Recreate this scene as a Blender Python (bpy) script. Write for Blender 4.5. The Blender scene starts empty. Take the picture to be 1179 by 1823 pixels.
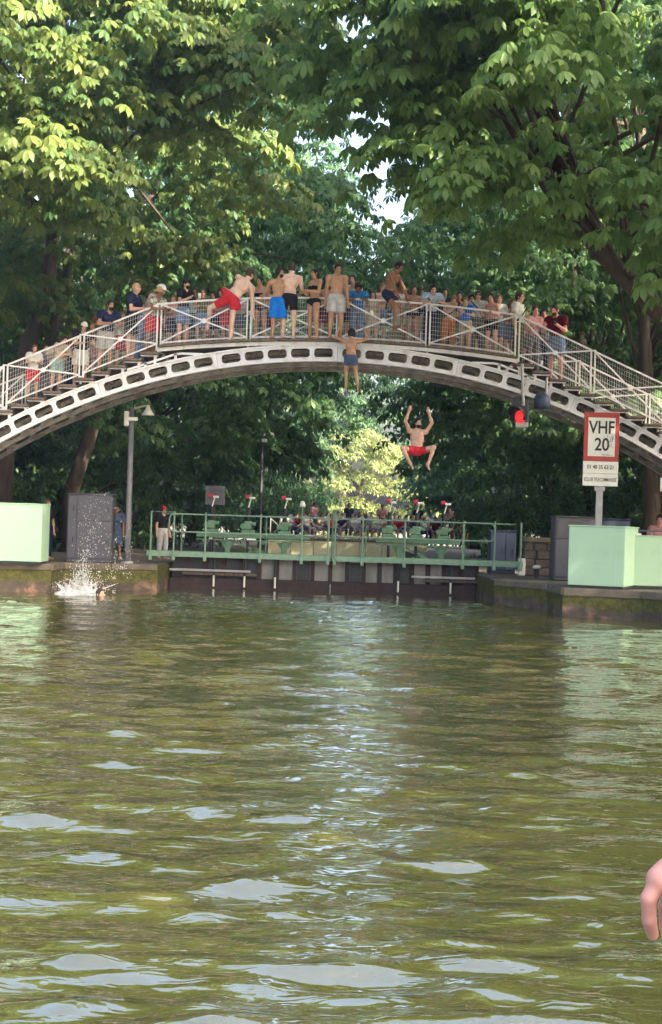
import bpy, math, random
import numpy as np
from mathutils import Matrix, Vector

R = math.radians
SC = bpy.context.scene
COL = SC.collection

# ------------------------------------------------------------------ camera
CAM_Z = 1.6
FPX, PW, PH = 2430.0, 1179.0, 1823.0
PITCH, ROLL = 0.625, 1.8
cam = bpy.data.cameras.new("camera")
cam.sensor_fit = 'HORIZONTAL'
cam.sensor_width = 36.0
cam.lens = FPX / PW * 36.0
cam.clip_start = 0.05
cam.clip_end = 4000.0
cam_o = bpy.data.objects.new("camera", cam)
CAM_R = Matrix.Rotation(R(90 + PITCH), 4, 'X') @ Matrix.Rotation(R(ROLL), 4, 'Z')
cam_o.matrix_world = Matrix.Translation((0, 0, CAM_Z)) @ CAM_R
COL.objects.link(cam_o)
SC.camera = cam_o

# ------------------------------------------------------------------ sky, sun, exposure
SUN_DIR = Vector((0.70, -0.55, 0.56)).normalized()          # towards the sun: behind the camera, from the right bank
elev = math.asin(SUN_DIR.z)
world = bpy.data.worlds.new("World")
SC.world = world
world.use_nodes = True
wn, wl = world.node_tree.nodes, world.node_tree.links
sky = wn.new('ShaderNodeTexSky')
sky.sky_type = 'NISHITA'
sky.sun_disc = False
sky.sun_elevation = elev
sky.sun_rotation = math.atan2(SUN_DIR.x, SUN_DIR.y)
sky.dust_density = 9.0
sky.ozone_density = .7
sky.air_density = 1.2
wl.new(sky.outputs[0], wn['Background'].inputs[0])
wn['Background'].inputs[1].default_value = 0.15
sun = bpy.data.lights.new("sun", 'SUN')
sun.energy = 3.7
sun.angle = R(0.55)
sun.color = (1.0, 0.88, 0.64)
sun_o = bpy.data.objects.new("sun", sun)
sun_o.rotation_euler = SUN_DIR.to_track_quat('Z', 'Y').to_euler()
sun_o.location = SUN_DIR * 80
COL.objects.link(sun_o)
SC.view_settings.view_transform = 'Standard'
SC.view_settings.look = 'None'
SC.view_settings.gamma = 1.0
SC.view_settings.use_curve_mapping = False
SC.view_settings.exposure = 2.65
SC.cycles.max_bounces = 5
SC.cycles.diffuse_bounces = 3
SC.cycles.glossy_bounces = 3
SC.cycles.transmission_bounces = 3
SC.cycles.transparent_max_bounces = 8
SC.cycles.use_denoising = True


def at(px, py, Y):
    """world point on the plane at depth Y that the photograph shows at (px, py)"""
    d = CAM_R.to_3x3() @ Vector(((px - PW / 2) / FPX, -(py - PH / 2) / FPX, -1.0))
    return Vector((0, 0, CAM_Z)) + d * (Y / d.y)


# ------------------------------------------------------------------ materials
MATS = {}


def mat(name, col, rough=0.6, var=0.18, scale=6.0, bump=0.15, metal=0.0, col2=None, cover=0.5, detail=6, spec=0.5, stretch=(1, 1, 1), emit=None, sss=0.0):
    if name in MATS:
        return MATS[name]
    m = bpy.data.materials.new(name)
    m.use_nodes = True
    n, l = m.node_tree.nodes, m.node_tree.links
    b = n['Principled BSDF']
    b.inputs['Roughness'].default_value = rough
    b.inputs['Metallic'].default_value = metal
    b.inputs['Specular IOR Level'].default_value = spec
    if sss:
        b.inputs['Subsurface Weight'].default_value = sss
        b.inputs['Subsurface Radius'].default_value = (1, .35, .2)
        b.inputs['Subsurface Scale'].default_value = .01
    tc = n.new('ShaderNodeTexCoord')
    mp = n.new('ShaderNodeMapping')
    mp.inputs['Scale'].default_value = stretch
    l.new(tc.outputs['Object'], mp.inputs[0])
    nz = n.new('ShaderNodeTexNoise')
    nz.inputs['Scale'].default_value = scale
    nz.inputs['Detail'].default_value = detail
    nz.inputs['Roughness'].default_value = 0.65
    l.new(mp.outputs[0], nz.inputs['Vector'])
    rmp = n.new('ShaderNodeValToRGB')
    e = rmp.color_ramp.elements
    c = np.array(col[:3])
    c2 = np.array(col2) if col2 is not None else c * (1 - var)
    hi = c if col2 is not None else np.minimum(c * (1 + var), .95)
    e[0].position = max(0.0, cover - .17)
    e[1].position = min(1.0, cover + .17)
    e[0].color = (*c2, 1)
    e[1].color = (*hi, 1)
    l.new(nz.outputs['Fac'], rmp.inputs[0])
    l.new(rmp.outputs[0], b.inputs['Base Color'])
    if bump:
        nb = n.new('ShaderNodeTexNoise')
        nb.inputs['Scale'].default_value = scale * 4
        nb.inputs['Detail'].default_value = 5
        l.new(mp.outputs[0], nb.inputs['Vector'])
        bp = n.new('ShaderNodeBump')
        bp.inputs['Strength'].default_value = bump
        bp.inputs['Distance'].default_value = 0.02
        l.new(nb.outputs['Fac'], bp.inputs['Height'])
        l.new(bp.outputs[0], b.inputs['Normal'])
    if emit:
        b.inputs['Emission Color'].default_value = (*emit[:3], 1)
        b.inputs['Emission Strength'].default_value = emit[3]
    MATS[name] = m
    return m


def leaf_mat(name, dark, light, trans):
    m = bpy.data.materials.new(name)
    m.use_nodes = True
    n, l = m.node_tree.nodes, m.node_tree.links
    n.clear()
    out = n.new('ShaderNodeOutputMaterial')
    a = n.new('ShaderNodeAttribute')
    a.attribute_name = 'rnd'
    oi = n.new('ShaderNodeObjectInfo')
    mx = n.new('ShaderNodeMath')
    mx.operation = 'ADD'
    l.new(a.outputs['Fac'], mx.inputs[0])
    sub = n.new('ShaderNodeMath')
    sub.operation = 'MULTIPLY_ADD'
    l.new(oi.outputs['Random'], sub.inputs[0])
    sub.inputs[1].default_value = .3
    sub.inputs[2].default_value = -.15
    l.new(sub.outputs[0], mx.inputs[1])
    rp = n.new('ShaderNodeValToRGB')
    rp.color_ramp.elements[0].color = (*dark, 1)
    rp.color_ramp.elements[1].color = (*light, 1)
    l.new(mx.outputs[0], rp.inputs[0])
    d = n.new('ShaderNodeBsdfPrincipled')
    d.inputs['Roughness'].default_value = .5
    d.inputs['Specular IOR Level'].default_value = .35
    l.new(rp.outputs[0], d.inputs['Base Color'])
    t = n.new('ShaderNodeBsdfTranslucent')
    hs = n.new('ShaderNodeHueSaturation')
    hs.inputs['Hue'].default_value = .485
    hs.inputs['Value'].default_value = 1.5
    l.new(rp.outputs[0], hs.inputs['Color'])
    l.new(hs.outputs[0], t.inputs[0])
    ms = n.new('ShaderNodeMixShader')
    ms.inputs[0].default_value = trans
    l.new(d.outputs[0], ms.inputs[1])
    l.new(t.outputs[0], ms.inputs[2])
    l.new(ms.outputs[0], out.inputs[0])
    return m


LEAF = leaf_mat('chestnut_leaf', (.042, .112, .036), (.170, .260, .078), .48)
LEAF_SUN_TINT = leaf_mat('sunny_chestnut_leaf', (.048, .108, .036), (.180, .215, .050), .44)  # yellower leaf colour carries the sunlight on the left crown
LEAF_DARK = leaf_mat('shade_leaf', (.030, .088, .036), (.090, .165, .058), .42)  # darker leaf copy, the canopy shade is put into its colour
LEAF_YEL = leaf_mat('far_lit_leaf', (.14, .19, .07), (.27, .31, .13), .45)  # sunlight on the far tree put into a pale yellow leaf
BARK = mat('bark', (.058, .043, .034), .9, scale=5, bump=.7, var=.35, stretch=(1, 1, .25))
WHITE_IRON = mat('white_painted_iron', (.76, .76, .82), .5, col2=(.36, .29, .26), cover=.31, scale=5.0, bump=.15, stretch=(1, 1, .22))
RAIL_WHITE = mat('white_rail_paint', (.76, .76, .82), .45, col2=(.58, .56, .58), cover=.4, scale=8, bump=.05)
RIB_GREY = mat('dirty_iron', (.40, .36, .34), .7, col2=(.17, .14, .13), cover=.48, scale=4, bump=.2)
WOOD = mat('weathered_wood', (.17, .13, .105), .85, col2=(.085, .065, .055), cover=.45, scale=6, bump=.4, stretch=(3, .4, 1))
GREEN = mat('green_gate_paint', (.14, .28, .18), .5, col2=(.08, .16, .11), cover=.4, scale=7, bump=.08)
GREEN_PALE = mat('pale_green_rail_paint', (.25, .40, .30), .45, col2=(.16, .27, .20), cover=.4, scale=9, bump=.05)
MINT = mat('mint_paint', (.37, .57, .43), .42, col2=(.29, .45, .34), cover=.30, scale=2.2, bump=.03)
MINT_TRIM = mat('mint_trim_paint', (.38, .60, .44), .42, var=.06, scale=2, bump=.03)
CABINET = mat('grey_cabinet_paint', (.085, .085, .11), .55, var=.08, scale=3, bump=.05)
CAB_BLUE = mat('dark_blue_cabinet_paint', (.035, .05, .10), .5, var=.12, scale=3, bump=.05)
RUST = mat('rusty_gate_steel', (.06, .036, .036), .8, col2=(.03, .021, .024), cover=.5, scale=5, bump=.4)
PLATE = mat('grey_gate_plate', (.32, .31, .30), .6, col2=(.13, .12, .11), cover=.45, scale=3, bump=.2, stretch=(1, 1, .3))
DARK = mat('dark_metal', (.025, .027, .035), .5, var=.2, scale=5, bump=.1)
GALV = mat('galvanised_steel', (.36, .36, .38), .5, var=.15, scale=5, bump=.05, metal=.3)
LAMP_GREY = mat('lamp_post_grey', (.17, .17, .20), .55, var=.15, scale=5, bump=.05)
BLACK = mat('black_plastic', (.02, .022, .03), .4, var=.1, scale=5, bump=.05)
SIGN_W = mat('sign_white', (.78, .77, .74), .5, var=.05, scale=3, bump=.02)
SIGN_R = mat('sign_red', (.42, .045, .04), .45, var=.08, scale=3, bump=.02)
INK = mat('sign_black_ink', (.02, .02, .02), .6, var=.1, scale=3, bump=0)
RED_LENS = mat('red_signal_lens', (.8, .03, .03), .3, var=.05, scale=3, bump=0, emit=(1, .03, .03, .14))
RED = mat('red_paint', (.50, .03, .05), .5, var=.1, scale=5, bump=0)
CONCRETE = mat('quay_paving', (.14, .125, .11), .9, col2=(.08, .07, .062), cover=.45, scale=2.2, bump=.4)
STONE = mat('coping_stone', (.16, .135, .11), .85, col2=(.085, .075, .055), cover=.45, scale=3, bump=.5)
RUBBLE = mat('rubble_stone', (.14, .11, .095), .9, col2=(.07, .058, .055), cover=.45, scale=7, bump=.6)
SOIL = mat('canal_bed', (.06, .055, .04), .95, scale=.5, bump=.2)


def quay_wall_mat():
    m = bpy.data.materials.new('mossy_quay_wall')
    m.use_nodes = True
    n, l = m.node_tree.nodes, m.node_tree.links
    b = n['Principled BSDF']
    b.inputs['Roughness'].default_value = .88
    tc = n.new('ShaderNodeTexCoord')

    def noise(s, det=6, vec=None):
        q = n.new('ShaderNodeTexNoise')
        q.inputs['Scale'].default_value = s
        q.inputs['Detail'].default_value = det
        q.inputs['Roughness'].default_value = .7
        l.new(vec or tc.outputs['Object'], q.inputs['Vector'])
        return q

    def ramp(src, p0, c0, p1, c1):
        r = n.new('ShaderNodeValToRGB')
        r.color_ramp.elements[0].position, r.color_ramp.elements[1].position = p0, p1
        r.color_ramp.elements[0].color, r.color_ramp.elements[1].color = (*c0, 1), (*c1, 1)
        l.new(src, r.inputs[0])
        return r.outputs[0]

    def mix(f, a, c):
        x = n.new('ShaderNodeMix')
        x.data_type = 'RGBA'
        l.new(f, x.inputs[0])
        l.new(a, x.inputs[6])
        l.new(c, x.inputs[7])
        return x.outputs[2]
    base = ramp(noise(2.2).outputs[0], .35, (.055, .045, .038), .65, (.125, .10, .08))
    brick = ramp(noise(14).outputs[0], .4, (.20, .075, .05), .6, (.38, .24, .18))
    moss = ramp(noise(9).outputs[0], .35, (.045, .050, .012), .65, (.125, .118, .030))
    sep = n.new('ShaderNodeSeparateXYZ')
    l.new(tc.outputs['Object'], sep.inputs[0])

    def band(lo, hi, nsc, amp):
        q = noise(nsc)
        mr = n.new('ShaderNodeMapRange')
        mr.inputs[1].default_value, mr.inputs[2].default_value = lo, hi
        l.new(sep.outputs['Z'], mr.inputs[0])
        mt = n.new('ShaderNodeMath')
        mt.operation = 'MULTIPLY_ADD'
        l.new(q.outputs[0], mt.inputs[0])
        mt.inputs[1].default_value = amp
        l.new(mr.outputs[0], mt.inputs[2])
        return mt.outputs[0]
    one = (1, 1, 1)
    zero = (0, 0, 0)
    moss_f = ramp(band(.08, .45, 2.4, 1.3), .98, zero, 1.18, one)
    low = n.new('ShaderNodeMapRange')
    low.inputs[1].default_value, low.inputs[2].default_value = .28, .02
    l.new(sep.outputs['Z'], low.inputs[0])
    bl = n.new('ShaderNodeMath')
    bl.operation = 'MULTIPLY'
    l.new(low.outputs[0], bl.inputs[0])
    l.new(ramp(noise(1.1, 3).outputs[0], .52, zero, .62, one), bl.inputs[1])
    c = mix(moss_f, base, moss)
    c = mix(bl.outputs[0], c, brick)
    l.new(c, b.inputs['Base Color'])
    bp = n.new('ShaderNodeBump')
    bp.inputs['Strength'].default_value = .6
    bp.inputs['Distance'].default_value = .04
    l.new(noise(6, 8).outputs[0], bp.inputs['Height'])
    l.new(bp.outputs[0], b.inputs['Normal'])
    return m


def water_mat():
    m = bpy.data.materials.new('canal_water')
    m.use_nodes = True
    n, l = m.node_tree.nodes, m.node_tree.links
    b = n['Principled BSDF']
    b.inputs['Roughness'].default_value = .025
    b.inputs['IOR'].default_value = 1.55
    b.inputs['Coat Weight'].default_value = 1.0
    b.inputs['Coat IOR'].default_value = 2.3
    b.inputs['Coat Roughness'].default_value = .02
    tc = n.new('ShaderNodeTexCoord')
    nz = n.new('ShaderNodeTexNoise')
    nz.inputs['Scale'].default_value = .35
    nz.inputs['Detail'].default_value = 4
    l.new(tc.outputs['Object'], nz.inputs['Vector'])
    rp = n.new('ShaderNodeValToRGB')
    rp.color_ramp.elements[0].color = (.088, .086, .022, 1)
    rp.color_ramp.elements[1].color = (.140, .132, .038, 1)
    rp.color_ramp.elements[0].position = .3
    rp.color_ramp.elements[1].position = .7
    l.new(nz.outputs[0], rp.inputs[0])
    l.new(rp.outputs[0], b.inputs['Base Color'])
    mp = n.new('ShaderNodeMapping')
    mp.inputs['Scale'].default_value = (1.0, 2.2, 1)
    l.new(tc.outputs['Object'], mp.inputs[0])
    n2 = n.new('ShaderNodeTexNoise')
    n2.inputs['Scale'].default_value = 5.0
    n2.inputs['Detail'].default_value = 2
    n2.inputs['Distortion'].default_value = .6
    l.new(mp.outputs[0], n2.inputs['Vector'])
    n3 = n.new('ShaderNodeTexNoise')
    n3.inputs['Scale'].default_value = 15.0
    n3.inputs['Detail'].default_value = 2
    l.new(mp.outputs[0], n3.inputs['Vector'])
    ad = n.new('ShaderNodeMath')
    ad.operation = 'MULTIPLY_ADD'
    l.new(n3.outputs[0], ad.inputs[0])
    ad.inputs[1].default_value = .05
    l.new(n2.outputs[0], ad.inputs[2])
    bp = n.new('ShaderNodeBump')
    bp.inputs['Strength'].default_value = .6
    bp.inputs['Distance'].default_value = .018
    l.new(ad.outputs[0], bp.inputs['Height'])
    l.new(bp.outputs[0], b.inputs['Normal'])
    l.new(bp.outputs[0], b.inputs['Coat Normal'])
    return m


QUAYWALL = quay_wall_mat()
WATER = water_mat()


# ------------------------------------------------------------------ mesh helpers
class MB:
    def __init__(s):
        s.v, s.f = [], []

    def quadgrid(s, rings, close_u=True, cap=True):
        n0 = len(s.v)
        nr, m = len(rings), len(rings[0])
        for r in rings:
            s.v.extend([tuple(p) for p in r])
        for i in range(nr - 1):
            for j in range(m if close_u else m - 1):
                a, b = n0 + i * m + j, n0 + i * m + (j + 1) % m
                s.f.append((a, b, b + m, a + m))
        if cap and close_u:
            s.f.append(tuple(n0 + j for j in reversed(range(m))))
            s.f.append(tuple(n0 + (nr - 1) * m + j for j in range(m)))
        return s

    def box(s, lo, hi, bev=0.0):
        x0, y0, z0 = lo
        x1, y1, z1 = hi
        if bev:
            b = min(bev, (x1 - x0) / 2.2, (y1 - y0) / 2.2, (z1 - z0) / 2.2)

            def ring(i, z):
                return [(x0 + i + b, y0 + i, z), (x1 - i - b, y0 + i, z), (x1 - i, y0 + i + b, z), (x1 - i, y1 - i - b, z),
                        (x1 - i - b, y1 - i, z), (x0 + i + b, y1 - i, z), (x0 + i, y1 - i - b, z), (x0 + i, y0 + i + b, z)]
            c = b * .7
            return s.quadgrid([ring(c, z0), ring(0, z0 + b), ring(0, z1 - b), ring(c, z1)])
        n = len(s.v)
        s.v += [(x0, y0, z0), (x1, y0, z0), (x1, y1, z0), (x0, y1, z0), (x0, y0, z1), (x1, y0, z1), (x1, y1, z1), (x0, y1, z1)]
        s.f += [tuple(n + i for i in q) for q in ((0, 3, 2, 1), (4, 5, 6, 7), (0, 1, 5, 4), (1, 2, 6, 5), (2, 3, 7, 6), (3, 0, 4, 7))]
        return s

    def tube(s, pts, rad, seg=8, cap=True, jit=0, rng=None):
        pts = [Vector(p) for p in pts]
        if not hasattr(rad, '__len__'):
            rad = [rad] * len(pts)
        t = (pts[1] - pts[0]).normalized()
        u = t.orthogonal().normalized()
        rings = []
        for i, p in enumerate(pts):
            a = pts[max(i - 1, 0)]
            b = pts[min(i + 1, len(pts) - 1)]
            t = (b - a).normalized()
            u = (u - t * u.dot(t)).normalized()
            w = t.cross(u)
            rings.append([p + (u * math.cos(2 * math.pi * k / seg) + w * math.sin(2 * math.pi * k / seg)) * rad[i] * (1 + (rng.uniform(-jit, jit) if rng else 0)) for k in range(seg)])
        return s.quadgrid(rings, True, cap)

    def bar(s, a, b, w, h, up=(0, 0, 1)):
        """rectangular bar from a to b, w across, h along up"""
        a, b = Vector(a), Vector(b)
        t = (b - a).normalized()
        u = Vector(up)
        u = (u - t * u.dot(t)).normalized()
        x = t.cross(u)
        rings = [[p + x * sx * w / 2 + u * sz * h / 2 for sx, sz in ((-1, -1), (1, -1), (1, 1), (-1, 1))] for p in (a, b)]
        return s.quadgrid(rings)

    def lathe(s, prof, c=(0, 0, 0), seg=16):
        rings = [[(c[0] + r * math.cos(2 * math.pi * k / seg), c[1] + r * math.sin(2 * math.pi * k / seg), c[2] + z) for k in range(seg)] for r, z in prof]
        return s.quadgrid(rings)

    def mesh(s, name, m, smooth=False):
        me = bpy.data.meshes.new(name)
        me.from_pydata([tuple(p) for p in s.v], [], s.f)
        me.materials.append(m)
        if smooth:
            me.polygons.foreach_set('use_smooth', [True] * len(me.polygons))
        me.update()
        return me

    def build(s, name, m, parent=None, smooth=False, loc=None):
        return put(name, s.mesh(name, m, smooth), parent, loc)


def put(name, me, parent=None, loc=None, rot=None):
    o = bpy.data.objects.new(name, me)
    COL.objects.link(o)
    if parent is not None:
        o.parent = parent
    if loc is not None:
        o.location = loc
    if rot is not None:
        o.rotation_euler = rot
    return o


def tag(o, label=None, cat=None, group=None, kind=None):
    if label:
        o['label'] = label
    if cat:
        o['category'] = cat
    if group:
        o['group'] = group
    if kind:
        o['kind'] = kind
    return o


def empty(name, loc=(0, 0, 0), label=None, cat=None, group=None):
    o = bpy.data.objects.new(name, None)
    COL.objects.link(o)
    o.location = loc
    return tag(o, label, cat, group)


def np_mesh(name, V, F, m, smooth=False, attr=None):
    """V (n,3), F (k,3|4) -> mesh, fast"""
    V = np.ascontiguousarray(V, dtype=np.float32)
    F = np.ascontiguousarray(F, dtype=np.int32)
    me = bpy.data.meshes.new(name)
    me.vertices.add(len(V))
    me.vertices.foreach_set('co', V.ravel())
    k = F.shape[1]
    me.loops.add(F.size)
    me.loops.foreach_set('vertex_index', F.ravel())
    me.polygons.add(len(F))
    me.polygons.foreach_set('loop_start', np.arange(0, F.size, k, dtype=np.int32))
    me.polygons.foreach_set('loop_total', np.full(len(F), k, dtype=np.int32))
    if smooth:
        me.polygons.foreach_set('use_smooth', np.ones(len(F), dtype=bool))
    me.materials.append(m)
    if attr is not None:
        a = me.attributes.new('rnd', 'FLOAT', 'POINT')
        a.data.foreach_set('value', np.ascontiguousarray(attr, dtype=np.float32))
    me.update()
    me.validate()
    return me


# ------------------------------------------------------------------ setting: bed, water, quays
rng = random.Random(7)
g = MB()
g.v = [(-1500, -600, -2.2), (1500, -600, -2.2), (1500, 2600, -2.2), (-1500, 2600, -2.2)]
g.f = [(0, 1, 2, 3)]
tag(g.build('ground', SOIL), kind='structure')


def wave_height(X, Y):
    r = np.random.RandomState(11)
    Z = np.zeros_like(X)
    for i in range(46):
        lam = 0.24 * (1.3 / 0.24) ** r.rand()
        a = math.pi / 2 + r.normal() * 0.42 + (math.pi if r.rand() < .35 else 0)
        k = 2 * math.pi / lam
        amp = .0027 * lam ** .65 * (0.6 + .8 * r.rand())
        ph = (X * math.cos(a) + Y * math.sin(a)) * k + r.rand() * 6.283
        ph = ph + .8 * np.sin(X * (.5 + r.rand()) + Y * .7 * r.rand() + r.rand() * 6)
        Z += amp * np.sin(ph)
    patch = .85 + .25 * np.sin(X * .55 + 1.3 + .4 * np.sin(Y * .3)) * np.sin(Y * .33 + .5)
    Z = Z * patch
    # scattered steeper wavelets
    w = np.random.RandomState(23)
    for i in range(640):
        y0 = 3.2 + 27.0 * w.rand() ** 1.6
        x0 = w.uniform(-.34, .34) * y0 - .06 * y0 * (w.rand() < .35)
        sx, sy = w.uniform(.034, .105) * y0 ** .55, w.uniform(.022, .038) * y0 ** .25
        am = sy * w.uniform(.20, .52)
        tl = w.normal(0, .12)
        m = (np.abs(X - x0) < 3 * sx) & (np.abs(Y - y0) < .6)
        if not m.any():
            continue
        dx, dy = X[m] - x0, Y[m] - y0
        dy = dy + tl * dx
        Z[m] += am * np.exp(-(dx / sx) ** 2 - (dy / sy) ** 2 * .5)
    return Z


def build_water():
    rows = np.concatenate([2.0 * np.exp(np.linspace(0, math.log(36.0 / 2.0), 640)), np.array([40, 46, 54, 64, 80.0])])
    s = np.linspace(-1, 1, 300)
    outer = np.array([16.0, 60.0])
    X = np.stack([np.concatenate([[-60, -18], s * y * .30, [18.0, 60]]) for y in rows])
    rr = np.concatenate([[-6.0], rows])
    X = np.concatenate([X[:1], X])
    X = np.where(np.abs(X) > np.inf, X, X)
    Y = np.repeat(rr[:, None], X.shape[1], 1)
    Z = wave_height(X, Y)
    Z[:, 0] = Z[:, -1] = 0
    n, m = X.shape
    V = np.stack([X, Y, Z], -1).reshape(-1, 3)
    idx = np.arange(n * m).reshape(n, m)
    F = np.stack([idx[:-1, :-1], idx[:-1, 1:], idx[1:, 1:], idx[1:, :-1]], -1).reshape(-1, 4)
    return tag(put('water', np_mesh('water', V, F, WATER, True)), kind='structure')


build_water()

LOCK_L, LOCK_R = -3.92, 3.62
QL = [(LOCK_L, 70), (LOCK_L, 31.2), (-5.95, 30.6), (-5.95, 29.25), (-13, 28.6), (-15, 20), (-15, -30), (-600, -30), (-600, 900), (LOCK_L, 900)]
QR = [(LOCK_R, 900), (600, 900), (600, -30), (16, -30), (15, 14), (6.5, 24.9), (5.95, 25.95), (4.55, 26.5), (4.55, 28.3), (LOCK_R, 29.8), (LOCK_R, 70)]


def prism(name, poly, z0, z1, top_m, wall_m):
    b = MB()
    n = len(poly)
    b.v = [(x, y, z1) for x, y in poly]
    b.f = [tuple(range(n))] if sum((poly[i][0] * poly[(i + 1) % n][1] - poly[(i + 1) % n][0] * poly[i][1]) for i in range(n)) > 0 else [tuple(reversed(range(n)))]
    t = tag(b.build(name, top_m), kind='structure')
    w = MB()
    for i in range(n):
        a, c = poly[i], poly[(i + 1) % n]
        if max(abs(a[0]), abs(c[0])) > 100 and max(abs(a[1]), abs(c[1])) > 500:
            continue
        k = len(w.v)
        w.v += [(a[0], a[1], z0), (c[0], c[1], z0), (c[0], c[1], z1 - .003), (a[0], a[1], z1 - .003)]
        w.f.append((k, k + 1, k + 2, k + 3))
    w.build('wall', wall_m, t)
    return t


def coping(parent, poly, ids, z, h=.13, dep=.42, L=1.25, out=.035):
    n = len(poly)
    area = sum((poly[i][0] * poly[(i + 1) % n][1] - poly[(i + 1) % n][0] * poly[i][1]) for i in range(n))
    for i in ids:
        a, c = Vector((*poly[i], 0)), Vector((*poly[(i + 1) % n], 0))
        t = (c - a)
        ln = t.length
        t.normalize()
        inn = Vector((-t.y, t.x, 0)) if area > 0 else Vector((t.y, -t.x, 0))
        k = max(1, round(ln / L))
        for j in range(k):
            l0, l1 = ln * j / k + .008, ln * (j + 1) / k - .008
            if area < 0:
                pass
            b = MB()
            hh = h + rng.uniform(-.012, .012)
            b.box((0, -out, -hh), (l1 - l0, dep, .012 + rng.uniform(0, .008)), .018)
            o = b.build('coping_stone', STONE, parent)
            x = t if area > 0 else -t
            y = inn
            o.matrix_local = Matrix(((x.x, y.x, 0, 0), (x.y, y.y, 0, 0), (0, 0, 1, 0), (0, 0, 0, 1)))
            p = a + t * (l0 if area > 0 else l1)
            o.location = (p.x, p.y, z)


quay_l = prism('quay_left', QL, -2.1, .60, CONCRETE, QUAYWALL)
quay_r = prism('quay_right', QR, -2.1, .55, CONCRETE, QUAYWALL)
coping(quay_l, QL, [1, 2, 3], .60)
coping(quay_r, QR, [5, 6, 7, 8], .55)
for q, poly in ((quay_l, [(LOCK_L, 70), (LOCK_L, 31.2)]), (quay_r, None)):
    pass
near = MB().box((-9, -12, -2.0), (9, 2.05, .62), .02)
tag(near.build('near_quay', CONCRETE), kind='structure')
far = MB().box((LOCK_L + .004, 66, -2.0), (LOCK_R - .004, 90, .62), .02)
tag(far.build('far_quay', CONCRETE), kind='structure')
# ------------------------------------------------------------------ trees
def leaf_template(nl, detailed, seed=0, dr=.62):
    """palmate chestnut leaf, radius 1: leaflets fan out from the stalk end and droop"""
    r = random.Random(seed)
    V, F = [], []
    for i in range(nl):
        f = (i / (nl - 1) - .5) * 2
        a = f * R(118)
        L = (1 - .38 * abs(f) ** 1.5) * r.uniform(.92, 1.05)
        w = L * .205
        dx, dy = math.sin(a), math.cos(a)
        sx, sy = dy, -dx

        def pt(t, s, lift=0):
            return (dx * L * t * (1 - .16 * t) + sx * s, dy * L * t * (1 - .16 * t) + sy * s, -dr * L * t ** 1.7 + lift)
        k = len(V)
        if detailed:
            V += [pt(.04, 0), pt(.42, -w * .68, .02), pt(.42, w * .68, .02), pt(.45, 0, -.035), pt(.74, -w, .0), pt(.74, w, .0), pt(.76, 0, -.05), pt(1.03, 0)]
            F += [(k, k + 3, k + 1), (k, k + 2, k + 3), (k + 1, k + 3, k + 6), (k + 1, k + 6, k + 4), (k + 3, k + 2, k + 5), (k + 3, k + 5, k + 6), (k + 4, k + 6, k + 7), (k + 6, k + 5, k + 7)]
        else:
            V += [pt(.04, 0), pt(.66, -w * 1.05), pt(1.03, 0, -.02), pt(.66, w * 1.05)]
            F += [(k, k + 3, k + 1), (k + 1, k + 3, k + 2)]
    return np.array(V, dtype=np.float64), np.array(F, dtype=np.int64)


LT_FINE = leaf_template(7, True, 0, .70)
LT_MID = leaf_template(6, False)
LT_LOW = leaf_template(4, False)


def leaves_np(org, dirv, nrm, size, rnd, tmpl):
    V, F = tmpl
    d = dirv / np.linalg.norm(dirv, axis=1)[:, None]
    n = nrm - d * (nrm * d).sum(1)[:, None]
    n /= np.linalg.norm(n, axis=1)[:, None] + 1e-9
    s = np.cross(d, n)
    P = org[:, None, :] + size[:, None, None] * (V[None, :, 0, None] * s[:, None, :] + V[None, :, 1, None] * d[:, None, :] + V[None, :, 2, None] * n[:, None, :])
    nv = len(V)
    FF = (F[None] + (np.arange(len(org)) * nv)[:, None, None]).reshape(-1, 3)
    A = np.repeat(rnd, nv)
    return P.reshape(-1, 3), FF, A


def bough_leaves(c, out, rx, rz, n, r, size):
    """leaves over one flat, drooping bough centred at c, reaching towards out"""
    a = r.uniform(0, 2 * math.pi, n)
    q = np.sqrt(r.uniform(0, 1, n))
    o2 = np.array([out[0], out[1]])
    o2 = o2 / (np.linalg.norm(o2) + 1e-6)
    u = np.cos(a) * q
    v = np.sin(a) * q
    X = c[0] + rx * (u * o2[0] * 1.25 - v * o2[1])
    Y = c[1] + rx * (u * o2[1] * 1.25 + v * o2[0])
    Z = c[2] + rz * (1 - q ** 2 * 1.9) + r.normal(0, .09, n) - .22 * rx * (u + .4)
    org = np.stack([X, Y, Z], 1)
    hd = np.stack([X - c[0], Y - c[1], np.zeros(n)], 1) + r.normal(0, .35, (n, 3)) * rx * .5
    hd[:, 2] = -.10 * rx - .30 * np.abs(q) * rx + r.normal(0, .12, n) * rx
    nr = np.stack([r.normal(0, .32, n), r.normal(0, .32, n), np.ones(n)], 1)
    sz = size * r.uniform(.5, 1.28, n)
    return org, hd, nr, sz


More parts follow.
